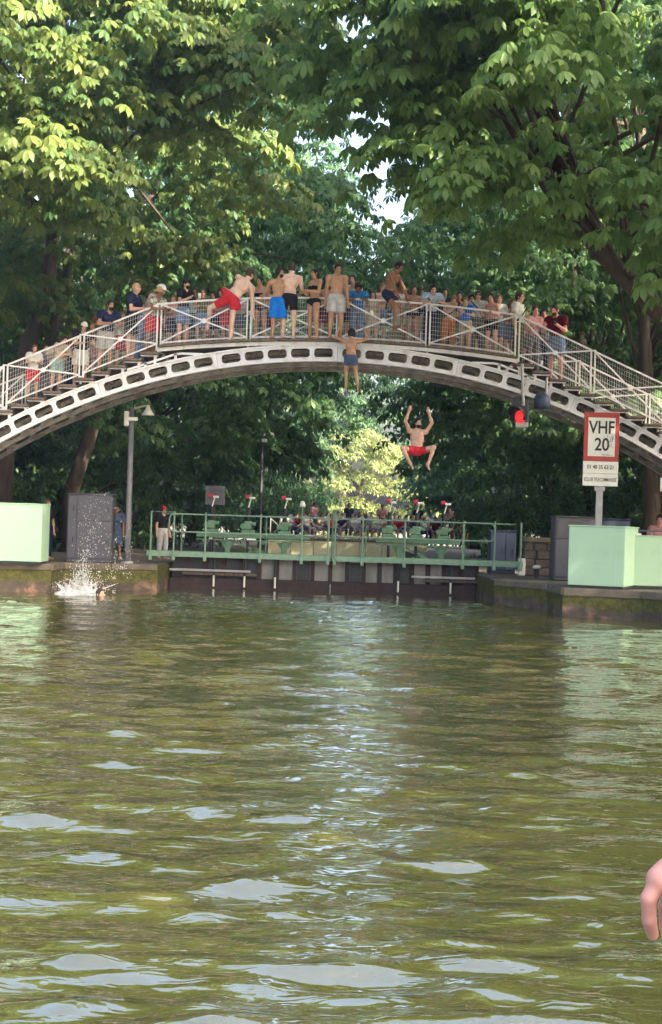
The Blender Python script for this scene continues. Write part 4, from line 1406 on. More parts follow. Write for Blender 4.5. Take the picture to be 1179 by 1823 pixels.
def person(label, base, pose, yaw=0, H=1.75, sk='tan', wear=(), hair=('short', 'black'), sex='m', vox=.018, anchor='feet', group=None, probe=False, **kw):
    p = dict(pose)
    p.update(kw)
    s = H / 1.75
    up = unit(p.get('lean', (0, 0, 1)))
    sh = np.asarray(p.get('sh', (1, 0, 0)), float)
    sh = unit(sh - up * (sh @ up))
    fwd = np.cross(sh, up)
    hipx = unit(p.get('hip', (1, 0, 0)))
    look = unit(p.get('look', tuple(fwd)))
    fem = sex == 'f'
    p0 = V3(0, 0, 0)
    bend = p.get('bend', .0)
    mid = p0 + up * .24 * s
    up2 = unit(up + fwd * bend)
    neck = mid + up2 * .27 * s
    shw = (.165 if fem else .19) * s
    shp = [neck - up2 * .045 * s - sh * shw, neck - up2 * .045 * s + sh * shw]
    hips = [p0 - hipx * .092 * s, p0 + hipx * .092 * s]
    hup = unit(p.get('hup', up2 * .6 + V3(0, 0, .7)))
    hup = unit(hup - look * (hup @ look) * .75)
    hc = neck + hup * .165 * s + look * .025 * s
    hx = unit(np.cross(hup, look))
    hl = unit(look - hup * (look @ hup))
    ax = (sh, fwd, up)
    torso = [ell(p0 + up * .01 * s, V3(.165 if fem else .155, .112, .12) * s, (hipx, np.cross(hipx, up), up)),
             ell(p0 + up * .15 * s, V3(.125 if fem else .142, .095, .15) * s, ax),
             ell(mid + up2 * .10 * s, V3(.145 if fem else .168, .108, .165) * s, (sh, np.cross(sh, up2), up2)),
             cone(shp[0] + sh * .02, shp[1] - sh * .02, .062 * s, .062 * s)]
    if fem:
        f2 = np.cross(sh, up2)
        for q in (-1, 1):
            torso.append(ell(mid + up2 * .08 * s + f2 * .085 * s + sh * q * .068 * s, V3(.06, .06, .06) * s))
    if not fem:
        f2 = np.cross(sh, up2)
        for q in (-1, 1):
            torso.append(ell(mid + up2 * .13 * s + f2 * .07 * s + sh * q * .072 * s, V3(.078, .045, .06) * s, (sh, f2, up2)))
            torso.append(ell(mid + up2 * .12 * s - f2 * .07 * s + sh * q * .085 * s, V3(.07, .042, .095) * s, (sh, f2, up2)))
    necks = [cone(neck - up2 * .03 * s, hc - hup * .05 * s, .056 * s, .05 * s), cone(shp[0] + sh * .05, neck + up2 * .02, .045 * s, .045 * s), cone(shp[1] - sh * .05, neck + up2 * .02, .045 * s, .045 * s)]
    head = [ell(hc + hup * .02 * s - hl * .008 * s, V3(.074, .094, .098) * s, (hx, hl, hup)), ell(hc - hup * .052 * s + hl * .028 * s, V3(.054, .062, .07) * s, (hx, hl, hup)),
            cone(hc + hl * .088 * s + hup * .008 * s, hc + hl * .108 * s - hup * .025 * s, .010 * s, .015 * s)]
    for q in (-1, 1):
        head.append(ell(hc + hx * q * .078 * s - hup * .01 * s, V3(.012, .022, .033) * s, (hx, hl, hup)))
    armp, legp, upper, thigh, hands, elbows, knees, ankles, feet, extra = [], [], [], [], [], [], [], [], [], []
    a_s = .92 if fem else 1.0
    for i, (u, f) in enumerate(p['arms']):
        u, f = unit(u), unit(f)
        el = shp[i] + u * .295 * s
        wr = el + f * .25 * s
        pl = wr + f * .085 * s
        elbows.append(el)
        hands.append(pl)
        upper.append((shp[i], el))
        armp += [ell(shp[i] + u * .03 * s, V3(.062, .062, .066) * s * a_s), cone(shp[i], el, .052 * s * a_s, .040 * s * a_s), cone(el, el + f * .08 * s, .040 * s * a_s, .043 * s * a_s), cone(el + f * .07 * s, wr, .043 * s * a_s, .027 * s * a_s)]
        side = unit(np.cross(f, (up if abs(f @ up) < .9 else fwd)))
        armp.append(cone(wr, pl - f * .02 * s, .028 * s, .036 * s))
        palm_n = unit(np.cross(side, f))
        for q in range(4):
            b0 = pl - f * .01 * s + side * (q - 1.5) * .019 * s
            L = (.072, .08, .076, .06)[q] * s
            b1 = b0 + f * L * .55 + palm_n * .006
            b2 = b1 + f * L * .4 + palm_n * (.022 * s)
            extra.append(([b0, b1, b2], [.0098 * s, .009 * s, .0075 * s]))
        t0 = wr + f * .03 * s + side * (.028 if i else -.028) * s
        t1 = t0 + unit(f + side * (.8 if i else -.8)) * .045 * s
        t2 = t1 + unit(f + palm_n * .4) * .03 * s
        extra.append(([t0, t1, t2], [.0125 * s, .011 * s, .009 * s]))
    fds = p.get('feet', (None, None))
    for i, (u, f) in enumerate(p['legs']):
        u, f = unit(u), unit(f)
        kn = hips[i] + u * .425 * s
        an = kn + f * .405 * s
        knees.append(kn)
        ankles.append(an)
        fd = fds[i]
        if fd is None:
            fd = np.cross(hipx, V3(0, 0, 1)) + V3((-.25, .25)[i], 0, 0)
            fd = V3(fd[0], fd[1], 0)
        fd = unit(fd)
        dn = unit(f - fd * (f @ fd)) if abs(f @ fd) < .98 else V3(0, 0, -1)
        heel = an - fd * .035 * s + dn * .045 * s
        toe = an + fd * .15 * s + dn * .055 * s
        thigh.append((hips[i], kn))
        legp += [cone(hips[i], kn, (.092 if fem else .085) * s, .056 * s), ell(kn + f * .11 * s - fd * .012 * s, V3(.05, .056, .10) * s, None), cone(kn, an, .054 * s, .036 * s),
                 cone(an, heel, .037 * s, .032 * s), cone(heel, toe, .032 * s, .022 * s), cone(heel + dn * .0, toe + fd * .035 * s, .026 * s, .016 * s)]
        feet.append(toe)
    allp = torso + necks + head + armp + legp
    if anchor == 'feet':
        zmin = min(min(q[2] for q in feet) - .02 * s, min(q[2] for q in ankles) - .05 * s)
        off = V3(0, 0, -zmin)
    else:
        off = V3(0, 0, 0)
    if probe:
        return hc + off
    root = empty('person', tuple(base), label, 'person', group)
    root.rotation_euler = (0, 0, R(yaw))

    def add(name, VF, m, smooth=True):
        V, F = VF
        return put(name, np_mesh(name, V + off, F, m, smooth), root)
    V, F = grow(allp, vox, .022 * s)
    eb = MB()
    for pts, rr in extra:
        eb.tube([tuple(q) for q in pts], rr, 6)
    if extra:
        # fingers rooted inside the palm, in the same mesh
        ev = np.array([tuple(v) for v in eb.v])
        quads = [f_ for f_ in eb.f if len(f_) == 4]
        V2 = np.concatenate([V, ev])
        F = np.concatenate([F, np.array(quads) + len(V)])
        V = V2
    add('body', (V, F), SKIN[sk])
    # ---- hair, headwear
    st, hm = hair
    sk_c, sk_r = hc + hup * .02 * s - hl * .008 * s, V3(.074, .094, .098) * s
    face = lambda G: np.maximum(((G - hc) @ hl) - .045 * s - ((G - hc) @ hup) * .45, -(((G - hc) @ hup) + .06 * s))
    if st != 'bald':
        hp = [ell(sk_c, sk_r + V3(.012, .012, .016) * s, (hx, hl, hup))]
        if st == 'curly':
            hp = [ell(sk_c + hup * .012, sk_r + V3(.035, .03, .032) * s, (hx, hl, hup))]
        hv = grow(hp, .012, .01, 0, [face])
        add('hair', hv, HAIR[hm])
        if st in ('long', 'tied'):
            lp_ = [cone(hc - hl * .06 * s, neck - up2 * (.20 if st == 'long' else .02) * s - fwd * .10 * s, .07 * s, .045 * s), cone(hc - hl * .03 * s + hx * .05 * s, neck - up2 * .12 * s - fwd * .07 * s + sh * .07 * s, .045 * s, .03 * s), cone(hc - hl * .03 * s - hx * .05 * s, neck - up2 * .12 * s - fwd * .07 * s - sh * .07 * s, .045 * s, .03 * s)]
            add('hair', grow(lp_ if st == 'long' else [ell(hc - hl * .11 * s + hup * .05 * s, V3(.04, .045, .045) * s), lp_[0]], .016, .03), HAIR[hm])
    if p.get('beard'):
        add('beard', grow([ell(hc - hup * .062 * s + hl * .036 * s, V3(.055, .0625, .066) * s, (hx, hl, hup))], .01, .01, 0, [lambda G: -((G - hc) @ hl) + .02 * s, lambda G: ((G - hc) @ hup) + .035 * s]), HAIR[hm])
    for q in (-1, 1):
        e = hc + hl * .083 * s + hx * q * .031 * s + hup * .012 * s
        ob = MB()
        ob.lathe([(.001, .007), (.009, .0055), (.013, 0), (.009, -.0055), (.001, -.007)], (0, 0, 0), 8)
        add('eye', (np.array([tuple(e + V3(*v) * V3(1, 1, 1) * s) for v in ob.v]), np.array([f_ for f_ in ob.f if len(f_) == 4])), EYE)
    mo = hc + hl * .088 * s - hup * .057 * s
    mb_ = MB().tube([mo - hx * .022 * s - hl * .006, mo, mo + hx * .022 * s - hl * .006], [.003, .007, .003], 6)
    add('mouth', (np.array([tuple(v) for v in mb_.v]), np.array([f_ for f_ in mb_.f if len(f_) == 4])), LIP)
    # ---- clothes
    def neckhole(G):
        q = G - neck
        hh = q @ up2
        rad_ = np.sqrt(np.maximum((q * q).sum(-1) - hh * hh, 0))
        return np.minimum(.078 * s - rad_, hh + .035 * s)
    for w in wear:
        kind, m = w[0], w[1]
        par = w[2] if len(w) > 2 else None
        m = CL[m] if isinstance(m, str) else m
        if kind in ('shorts', 'trunks', 'trousers', 'briefs'):
            tl = {'shorts': .80, 'trunks': .52, 'trousers': 1.0, 'briefs': .10}[kind] if par is None else par
            pr_ = [torso[0]]
            if kind != 'briefs':
                pr_.append(cone(p0, p0 + up * .09 * s, .10 * s, .10 * s))
            for i in range(2):
                a, b = thigh[i]
                if kind == 'trousers':
                    pr_ += [cone(a, b, .09 * s, .065 * s), cone(b, b + (ankles[i] - b) * .97, .065 * s, .055 * s, True)]
                else:
                    pr_.append(cone(a, a + (b - a) * tl, .092 * s, (.092 if kind == 'shorts' else .080) * s if kind != 'briefs' else .085 * s, True))
            infl = .018 if kind in ('shorts', 'trousers') else .009
            wz = .10 if kind != 'briefs' else .06
            cl = [lambda G: ((G - p0) @ up) - wz * s]
            add(kind, grow(pr_, .016 if vox < .02 else .02, .03, infl, cl), m)
        elif kind in ('shirt', 'tank', 'dress'):
            pr_ = list(torso) + [necks[1], necks[2]]
            if kind != 'tank':
                for i in range(2):
                    a, b = upper[i]
                    sl_ = .62 if par is None else par
                    pr_ += [ell(shp[i] + (b - a) * .08, V3(.064, .064, .064) * s), cone(a, a + (b - a) * sl_, .062 * s, .060 * s, True)]
                    if par and par > 1:
                        pr_.append(cone(b, hands[i] - unit(hands[i] - b) * .1, .05 * s, .038 * s, True))
            if kind == 'dress':
                pr_ += [cone(p0, p0 + (knees[0] + knees[1]) * .5 * 1.0, .15 * s, .21 * s, True)]
                cl = [neckhole]
            else:
                cl = [lambda G: ((G - neck) @ up2) - (.07 if kind == 'shirt' else -.02) * s, neckhole, lambda G: -((G - p0) @ up) - .10 * s]
            if kind == 'tank':
                cl.append(lambda G: np.abs((G - neck) @ sh) - .15 * s)
            add(kind, grow(pr_, .017 if vox < .02 else .02, .03, .016, cl), m)
        elif kind == 'bikini_top':
            c0 = mid + up2 * .075 * s
            add(kind, grow(torso, .014, .022, .009, [lambda G: np.abs((G - c0) @ up2) - .045 * s]), m)
        elif kind in ('cap', 'hat'):
            hv = [ell(sk_c + hup * .012 * s, sk_r + V3(.018, .018, .014) * s, (hx, hl, hup))]
            if kind == 'cap':
                br = [ell(hc + hl * (.13 if par != 'back' else -.13) * s + hup * .045 * s, V3(.07, .075, .012) * s, (hx, hl, hup))]
            else:
                br = [ell(sk_c + hup * .01 * s, V3(.17, .18, .014) * s, (hx, hl, hup))]
            o_ = add(kind, grow(hv, .012, .01, 0, [lambda G: -((G - hc) @ hup) + .035 * s]), m)
            b_ = add('brim', grow(br, .009, .01), m)
            b_.parent = o_
        elif kind == 'sunglasses':
            e = hc + hl * .094 * s + hup * .012 * s
            add(kind, grow([ell(e - hx * .032 * s, V3(.030, .010, .021) * s, (hx, hl, hup)), ell(e + hx * .032 * s, V3(.030, .010, .021) * s, (hx, hl, hup)), cone(e - hx * .07 * s - hl * .03, e + hx * .07 * s - hl * .03, .006, .006)], .007, .006), BLACK)
        elif kind == 'strap':
            sg = par or 1
            nrm = unit(sh * sg * .75 + up * .66)
            c0 = mid + up * .06 * s
            add('bag_strap', grow(torso, .014, .02, .030, [lambda G: np.abs((G - c0) @ nrm) - .017 * s]), m)
        elif kind == 'print':
            f2 = np.cross(sh, up2)
            for k_, (dx, w_, h_, mm) in enumerate(((-.03, .035, .035, CL['maroon']), (.045, .035, .03, CL['white']))):
                c0 = mid + up2 * .11 * s + sh * dx
                add('shirt_print', grow(torso[:3], .012, .03, .021, [lambda G: np.abs((G - c0) @ sh) - w_, lambda G: np.abs((G - c0) @ up2) - h_, lambda G: -((G - mid) @ f2)]), mm)
        elif kind == 'cup':
            h0 = hands[par or 1] + off
            add2 = MB().lathe([(.028, -.05), (.038, .06), (.034, .06), (.026, -.045)], tuple(h0 + V3(0, -.02, .05)), 12)
            add2.build('cup', SIGN_W, root)
        elif kind == 'phone':
            h0 = hands[par or 1] + off
            MB().box(tuple(h0 + V3(-.035, -.05, -.01)), tuple(h0 + V3(.035, -.038, .13)), .005).build('phone', BLACK, root)
    return root


GC = 'people crowded on the footbridge'


def deck_at(px, py, dy, z=None):
    """bridge floor under the head seen at (px, py); dy is the distance behind the outer rail"""
    w = at(px, py, YB + RAIL_N + dy)
    return (w.x, YB + RAIL_N + dy, (deck_z(w.x - XB) if z is None else z))


def onb(label, px, py, dy, pose, sk='tan', yaw=0, **k):
    """person on the footbridge whose head is seen at (px, py); feet dy behind the outer rail"""
    fy = YB + RAIL_N + dy
    kk = {q: v for q, v in k.items() if q in ('lean', 'arms', 'legs', 'look', 'sh', 'hip', 'bend', 'feet', 'sex', 'hup')}
    hc = person('', (0, 0, 0), pose, probe=True, **kk)
    c, s_ = math.cos(R(yaw)), math.sin(R(yaw))
    hx, hy = hc[0] * c - hc[1] * s_, hc[0] * s_ + hc[1] * c
    ratio = 1.0
    for _ in range(4):
        w = at(px, py, fy + hy * ratio)
        bx = w.x - hx * ratio
        fz = deck_z(bx - XB)
        ratio = min(1.10, max(.72, (w.z - fz) / hc[2]))
    HEADS.append((label[:30], round(ratio * 1.75, 2), round((w.z - fz) / hc[2] * 1.75, 2)))
    return person(label, (bx, fy, fz), pose, yaw=yaw, H=1.75 * ratio, sk=sk, group=GC, **k)


HEADS = []
# ---- on the left stairs
def P_(base, **k):
    d = dict(base)
    d.update(k)
    return d


S = ('black', 'brown')
onb('woman with auburn hair leaning on the railing, lowest on the left stairs', 62, 622, .30, RAIL, 'light', 20, sex='f', hair=('long', 'red'), wear=(('shirt', 'white'), ('shorts', 'red')), vox=.02)
onb('dark-haired person in beige behind the two on the lower left stairs', 99, 612, .75, HOLD, 'tan', 40, hair=('curly', 'black'), wear=(('shirt', 'beige'), ('trousers', 'dkgrey')), vox=.02)
onb('man with short dark hair in a pale shirt on the lower left stairs, facing right', 114, 605, .32, RAIL, 'light', 55, hair=('short', 'black'), wear=(('shirt', 'beige'), ('shorts', 'teal')), vox=.02)
onb('person in white cap and dark shirt leaning on the left stair railing', 150, 582, .34, RAIL, 'light', 25, hair=('short', 'black'), wear=(('shirt', 'black'), ('shorts', 'white'), ('cap', 'white')), vox=.02)
onb('woman with long auburn hair half hidden behind the man in printed shirt', 175, 566, .80, STAND, 'tan', 60, sex='f', hair=('long', 'red'), wear=(('tank', 'brownc'), ('shorts', 'pinkc')), vox=.02)
onb('bearded man in navy t-shirt with a white and red print on the left stairs', 197, 543, .34, RAIL, 'tan', 28, hair=('short', 'black'), beard=True, wear=(('shirt', 'navy'), ('shorts', 'grey'), ('print', 'white')), look=(.2, -1, -.25))
onb('bald man in navy t-shirt looking right, hand on the left stair railing', 243, 513, .40, HOLD, 'light', 75, hair=('bald', 'black'), wear=(('shirt', 'navy'), ('shorts', 'black')), look=(0, -1, -.05), lean=(0, -.12, 1))
onb('man in white cap and pink floral shirt bending forward, back turned', 287, 502, .70, BENT, 'light', 70, hair=('short', 'brown'), wear=(('shirt', 'pinkfloral'), ('trousers', 'denim'), ('cap', 'white')), look=(0, -.9, -.4), lean=(.1, -.45, .85))
onb('woman in straw hat and black and white patterned shirt at the railing corner', 284, 520, .28, RAIL, 'brown', 40, sex='f', hair=('short', 'black'), wear=(('shirt', 'bw'), ('shorts', 'red'), ('hat', 'straw')))
# ---- behind the railing, left half
onb('bearded man in black cap and black t-shirt holding a white cup', 332, 506, .34, PHONE, 'light', 50, hair=('short', 'black'), beard=True, wear=(('shirt', 'black'), ('shorts', 'denim'), ('cap', 'black'), ('cup', 'white', 1)), look=(.1, -1, 0))
onb('woman in sunglasses and olive top beside the man with the white cup', 361, 521, .50, HOLD, 'tan', 10, sex='f', hair=('long', 'brown'), wear=(('shirt', 'olive'), ('shorts', 'denim'), ('sunglasses', 'black')))
onb('curly-haired bare-chested youth in red shorts leaning on the railing', 394, 521, .42, RAIL, 'tan', -35, hair=('curly', 'black'), wear=(('shorts', 'red'),))
onb('young woman in black bikini top behind the railing beside the climbing man', 463, 500, .34, HOLD, 'tan', -15, sex='f', hair=('tied', 'black'), wear=(('bikini_top', 'black'), ('briefs', 'black')), look=(-.3, -1, -.2))
# ---- outside the railing, on the ledge
onb('pale man in red shorts with one leg over the railing, bending to the right', 445, 488, -.10, dict(
    lean=(-.58, -.10, .78), bend=.12, arms=(((-.06, .18, -1), (-.10, .05, -1)), ((-.5, -.5, -.6), (-.4, -.5, -.5))),
    legs=(((.10, -.02, -1), (.06, .03, -1)), ((.80, -.42, -.35), (.15, -.35, -.9))), look=(-.65, -.65, -.35), hip=(.93, 0, -.25)), 'pale', 180, hair=('short', 'brown'), wear=(('trunks', 'red', .62),), vox=.015)
onb('man in bright blue shorts standing outside the railing, head turned right', 499, 486, -.09, P_(STAND, arms=(((-.50, .30, -.8), (-.15, .35, -.9)), ((.14, .10, -1), (.05, -.1, -1))), look=(.8, -.6, .0)), 'tan', 0, hair=('curly', 'black'), beard=True, wear=(('shorts', 'blue', .95),), vox=.015)
onb('pale man in black swim shorts standing on the ledge, back turned', 519, 477, -.09, P_(STAND, lean=(-.06, -.02, 1), arms=(((-.22, -.2, -.9), (.3, -.85, -.1)), ((.18, -.2, -.95), (-.25, -.9, -.1)))), 'pale', 180, hair=('short', 'brown'), wear=(('trunks', 'black', .62),), vox=.015, look=(.35, -1, .0))
onb('woman in black bikini with long black hair standing on the ledge', 561, 487, -.09, P_(STAND, lean=(0, .08, 1), arms=(((-.12, -.25, -.9), (.45, -.85, .05)), ((.12, -.25, -.9), (-.5, -.85, .12)))), 'tan', -48, sex='f', hair=('long', 'black'), wear=(('bikini_top', 'black'), ('briefs', 'black')), vox=.015, look=(-.25, -1, -.05))
onb('man in pale grey shorts standing on the ledge, looking down', 602, 478, -.09, P_(STAND, look=(.1, -.85, -.55), arms=(((-.10, .12, -1), (0, .1, -1)), ((.14, .05, -1), (.12, -.12, -1)))), 'tan', 5, hair=('short', 'black'), wear=(('shorts', 'grey', .72),), vox=.015)
# ---- behind the railing, right half
onb('dark-haired man half hidden behind the man in grey shorts', 628, 498, .75, STAND, 'light', -20, hair=('short', 'black'), wear=(('shorts', 'navy'),), vox=.02)
onb('person in blue t-shirt with bowed dark hair leaning on the railing', 638, 512, .36, BENT, 'brown', 0, hair=('curly', 'black'), wear=(('shirt', 'tshirt_blue'), ('trousers', 'denim')), lean=(0, -.42, .9), look=(0, -.6, -.85))
onb('girl with long brown hair standing low behind the railing', 664, 528, .60, STAND, 'light', 0, sex='f', hair=('long', 'brown'), wear=(('tank', 'beige'), ('shorts', 'beige')), vox=.02)
onb('bare-shouldered person behind the man sitting on the railing', 682, 512, .80, HOLD, 'light', 30, sex='f', hair=('tied', 'fair'), wear=(('bikini_top', 'pinkc'), ('shorts', 'denim')), vox=.02)
onb('man in white sleeveless shirt behind the sitting man', 714, 510, .55, HOLD, 'brown', 10, hair=('short', 'black'), wear=(('tank', 'white'), ('shorts', 'teal')), vox=.02)
onb('tanned woman with long hair, arms folded, behind the right railing', 738, 516, .48, HOLD, 'tan', 5, sex='f', hair=('long', 'brown'), wear=(('bikini_top', 'orange'), ('briefs', 'black')), vox=.02)
onb('man in light blue shirt with dark bag strap leaning on the railing post', 772, 514, .36, BENT, 'light', 5, hair=('short', 'black'), wear=(('shirt', 'sky'), ('trousers', 'navy'), ('strap', 'black', 1)), lean=(0, -.40, .9), look=(0, -.75, -.6))
onb('person in grey vest with black strap bowed over the right railing', 808, 533, .40, BENT, 'light', 10, hair=('short', 'fair'), wear=(('tank', 'beige'), ('trousers', 'orange'), ('strap', 'black', -1)), lean=(0, -.55, .8), look=(0, -.5, -.85), vox=.02)
onb('child in bright blue top at the right railing', 829, 546, .30, RAIL, 'light', -10, hair=('short', 'fair'), wear=(('shirt', 'blue'), ('shorts', 'beige')), vox=.02)
onb('man in sunglasses and grey shirt with a strap behind the right railing', 852, 526, .46, HOLD, 'light', 0, hair=('short', 'brown'), wear=(('shirt', 'grey'), ('trousers', 'dkgrey'), ('strap', 'black', 1), ('sunglasses', 'black')), vox=.02)
onb('woman with dark hair, pink top and black shorts at the right railing', 875, 530, .34, HOLD, 'pink', -30, sex='f', hair=('tied', 'black'), wear=(('tank', 'pinkc'), ('shorts', 'black', .5)), vox=.02)
onb('woman in white top behind the right railing, long fair brown hair', 889, 532, .55, HOLD, 'light', 10, sex='f', hair=('long', 'fair'), wear=(('shirt', 'white'), ('shorts', 'denim')), vox=.02)
onb('man in white t-shirt with a dark strap at the right railing corner, facing right', 926, 529, .46, STAND, 'light', 60, hair=('short', 'brown'), wear=(('shirt', 'white'), ('trousers', 'olive'), ('strap', 'black', -1)))
onb('short pink-faced child at the corner where the right stairs begin', 931, 556, .75, STAND, 'pink', 0, hair=('short', 'fair'), wear=(('shirt', 'pinkc'), ('shorts', 'dkgrey')), vox=.02)
onb('woman in pale pink top on the right stairs behind the man in maroon', 953, 553, .80, HOLD, 'pink', 20, sex='f', hair=('tied', 'brown'), wear=(('shirt', 'pinkc'), ('trousers', 'dkgrey')), vox=.02)
onb('bearded man in maroon shirt looking at a phone on the right stairs', 988, 552, .36, PHONE, 'pink', -30, hair=('short', 'brown'), beard=True, wear=(('shirt', 'maroon'), ('shorts', 'denim'), ('phone', 'black', 0)), look=(-.1, -.9, -.45))

# ---- back row, glimpsed between the others
for lab, px, py, dy, ps, sk_, yw, kw in (
    ('girl with dark tied hair in a red top behind the left stair corner', 266, 532, .9, STAND, 'tan', 30, dict(sex='f', hair=('tied', 'black'), wear=(('tank', 'red'), ('shorts', 'denim')))),
    ('fair-haired child in pink behind the man in black cap', 309, 533, 1.0, STAND, 'pink', 0, dict(hair=('short', 'fair'), wear=(('shirt', 'pinkc'), ('shorts', 'navy')))),
    ('man with dark hair in teal shirt between the cup holder and the woman in sunglasses', 346, 520, 1.05, STAND, 'brown', 20, dict(hair=('short', 'black'), wear=(('shirt', 'teal'), ('shorts', 'black')))),
    ('woman in red top behind the curly-haired youth', 380, 526, .95, HOLD, 'tan', -20, dict(sex='f', hair=('long', 'black'), wear=(('shirt', 'red'), ('shorts', 'navy')))),
    ('boy in grey shirt seen under the climbing man', 424, 541, .8, HOLD, 'light', 10, dict(hair=('short', 'brown'), wear=(('shirt', 'grey'), ('shorts', 'bluegrey')))),
    ('tanned man between the bikini woman and the man in grey shorts', 582, 506, .7, STAND, 'tan', 15, dict(hair=('short', 'black'), wear=(('shorts', 'maroon'),))),
    ('child in white shirt low behind the railing, right of the blue t-shirt', 652, 546, .7, STAND, 'tan', 0, dict(hair=('short', 'black'), wear=(('shirt', 'white'), ('shorts', 'navy')))),
    ('person with auburn hair in dark top left of the light blue shirt', 753, 522, .95, STAND, 'light', -10, dict(sex='f', hair=('long', 'red'), wear=(('shirt', 'navy'), ('shorts', 'beige')))),
    ('man in navy shirt behind the bowed person in vest', 792, 521, 1.0, STAND, 'tan', 10, dict(hair=('short', 'black'), wear=(('shirt', 'navy'), ('trousers', 'olive')))),
    ('woman in beige top between the strap wearers on the right', 864, 540, 1.0, HOLD, 'light', 0, dict(sex='f', hair=('tied', 'brown'), wear=(('shirt', 'beige'), ('shorts', 'navy')))),
    ('boy in maroon shirt behind the woman in white top', 905, 548, .9, HOLD, 'tan', 0, dict(hair=('short', 'black'), wear=(('shirt', 'maroon'), ('shorts', 'dkgrey')))),
    ('person in dark grey at the far side of the right stairs', 968, 560, 1.2, STAND, 'tan', 0, dict(hair=('short', 'black'), wear=(('shirt', 'dkgrey'), ('trousers', 'navy')))),
    ('dark-haired person in maroon behind the white cap on the left stairs', 134, 594, .95, STAND, 'tan', 30, dict(hair=('curly', 'black'), wear=(('shirt', 'maroon'), ('trousers', 'navy')))),
    ('dark-haired woman in black top behind the cup holder, at the far railing', 322, 535, 1.35, HOLD, 'tan', 0, dict(sex='f', hair=('long', 'black'), wear=(('shirt', 'black'), ('shorts', 'denim')))),
    ('man in brown shirt at the far railing, left of the climbing man', 408, 528, 1.35, STAND, 'brown', 0, dict(hair=('short', 'black'), wear=(('shirt', 'brownc'), ('shorts', 'dkgrey')))),
    ('shirtless man in dark red shorts at the far railing behind the blue shorts', 478, 515, 1.3, STAND, 'tan', 20, dict(hair=('short', 'black'), wear=(('shorts', 'maroon'),))),
    ('woman in pale teal top right of the sitting man, at the far railing', 727, 526, 1.3, HOLD, 'light', -20, dict(sex='f', hair=('tied', 'brown'), wear=(('shirt', 'teal'), ('shorts', 'pinkc')))),
    ('man in brown shirt at the far railing, right of the light blue shirt', 788, 530, 1.4, STAND, 'brown', 10, dict(hair=('short', 'black'), wear=(('shirt', 'brownc'), ('trousers', 'navy')))),
    ('woman in orange top at the far railing behind the bowed person', 818, 527, 1.35, HOLD, 'tan', 0, dict(sex='f', hair=('long', 'black'), wear=(('tank', 'orange'), ('shorts', 'denim')))),
    ('youth in navy shirt at the far railing, left of the sunglasses man', 840, 533, 1.3, STAND, 'tan', 0, dict(hair=('curly', 'black'), wear=(('shirt', 'navy'), ('shorts', 'beige')))),
    ('girl in pink top between the corner post and the white t-shirt man', 912, 540, .7, HOLD, 'pink', 20, dict(sex='f', hair=('long', 'fair'), wear=(('tank', 'pinkc'), ('shorts', 'denim')))),
    ('person in dark blue low on the left stairs beside the auburn-haired woman', 82, 620, .85, STAND, 'tan', 20, dict(hair=('short', 'brown'), wear=(('shirt', 'bluegrey'), ('trousers', 'dkgrey')))),
    ('child in white beside the bald man on the left stairs', 218, 562, .8, STAND, 'light', 40, dict(hair=('short', 'fair'), wear=(('shirt', 'white'), ('shorts', 'red')))),
):
    onb(lab, px, py, dy, ps, sk_, yw, vox=.021, **kw)

# ---- on the railing, under the bridge, in the air
c = at(690, 541, YB + RAIL_N - .02)
person('man in dark navy shorts sitting astride the railing, looking down', (c.x, c.y, deck_z(c.x - XB) + RH + .13), dict(
    lean=(0, -.22, .97), bend=.18, arms=(((-.16, -.35, -.9), (.10, -.42, -.9)), ((.2, -.45, -.85), (-.1, -.35, -.9))),
    legs=(((-.10, -.62, -.72), (-.02, .02, -1)), ((.45, -.55, -.60), (.05, .1, -1))), look=(.1, -.8, -.55)), 62, 1.70, 'brown', hair=('short', 'black'), wear=(('trunks', 'navy', .5),), vox=.015, anchor='pelvis', group='swimmers at the footbridge')
c = at(625, 638, 29.50)
person('dark-haired man hanging by his hands from the bridge deck, back turned', (c.x, c.y, c.z), dict(
    lean=(0, .02, 1), arms=(((-.62, -.25, .30), (.22, -.5, .72)), ((.62, -.25, .30), (-.22, -.5, .72))),
    legs=(((-.14, -.42, -.9), (-.16, .30, -.95)), ((.08, -.46, -.9), (-.02, .45, -.9))), look=(0, -1, .1), feet=((-.1, -.5, -.8), (0, -.5, -.8))), 180, 1.36, 'tan', hair=('curly', 'black'), wear=(('trunks', 'bluegrey', .45),), vox=.015, anchor='pelvis', group='swimmers at the footbridge')
c = at(741, 803, 29.0)
person('man in red shorts jumping with both arms raised, knees apart', (c.x, c.y, c.z), dict(
    lean=(.05, .10, .98), arms=(((-.34, -.45, .66), (.26, -.30, .80)), ((.40, -.40, .64), (-.30, -.25, .80))),
    legs=(((-.58, -.78, .10), (.48, .10, -.85)), ((.72, -.66, .20), (-.28, .05, -.95))), look=(.15, -.95, -.1), feet=((.2, -.7, -.5), (.25, -.7, -.55))), 0, 1.56, 'light', hair=('short', 'black'), beard=True, wear=(('trunks', 'red', .55),), vox=.014, anchor='pelvis', group='swimmers at the footbridge')
c = at(178, 1064, 28.6)
person('wet brown-haired swimmer with only the head above the water, by the splash', (c.x, c.y, c.z - .58), P_(STAND, look=(.75, -.6, .1), arms=(((-.8, -.3, -.5), (-.6, -.6, -.4)), ((.8, -.3, -.5), (.6, -.6, -.4)))), 0, 1.7, 'light', hair=('short', 'brown'), vox=.016, anchor='pelvis', group='swimmers at the footbridge')

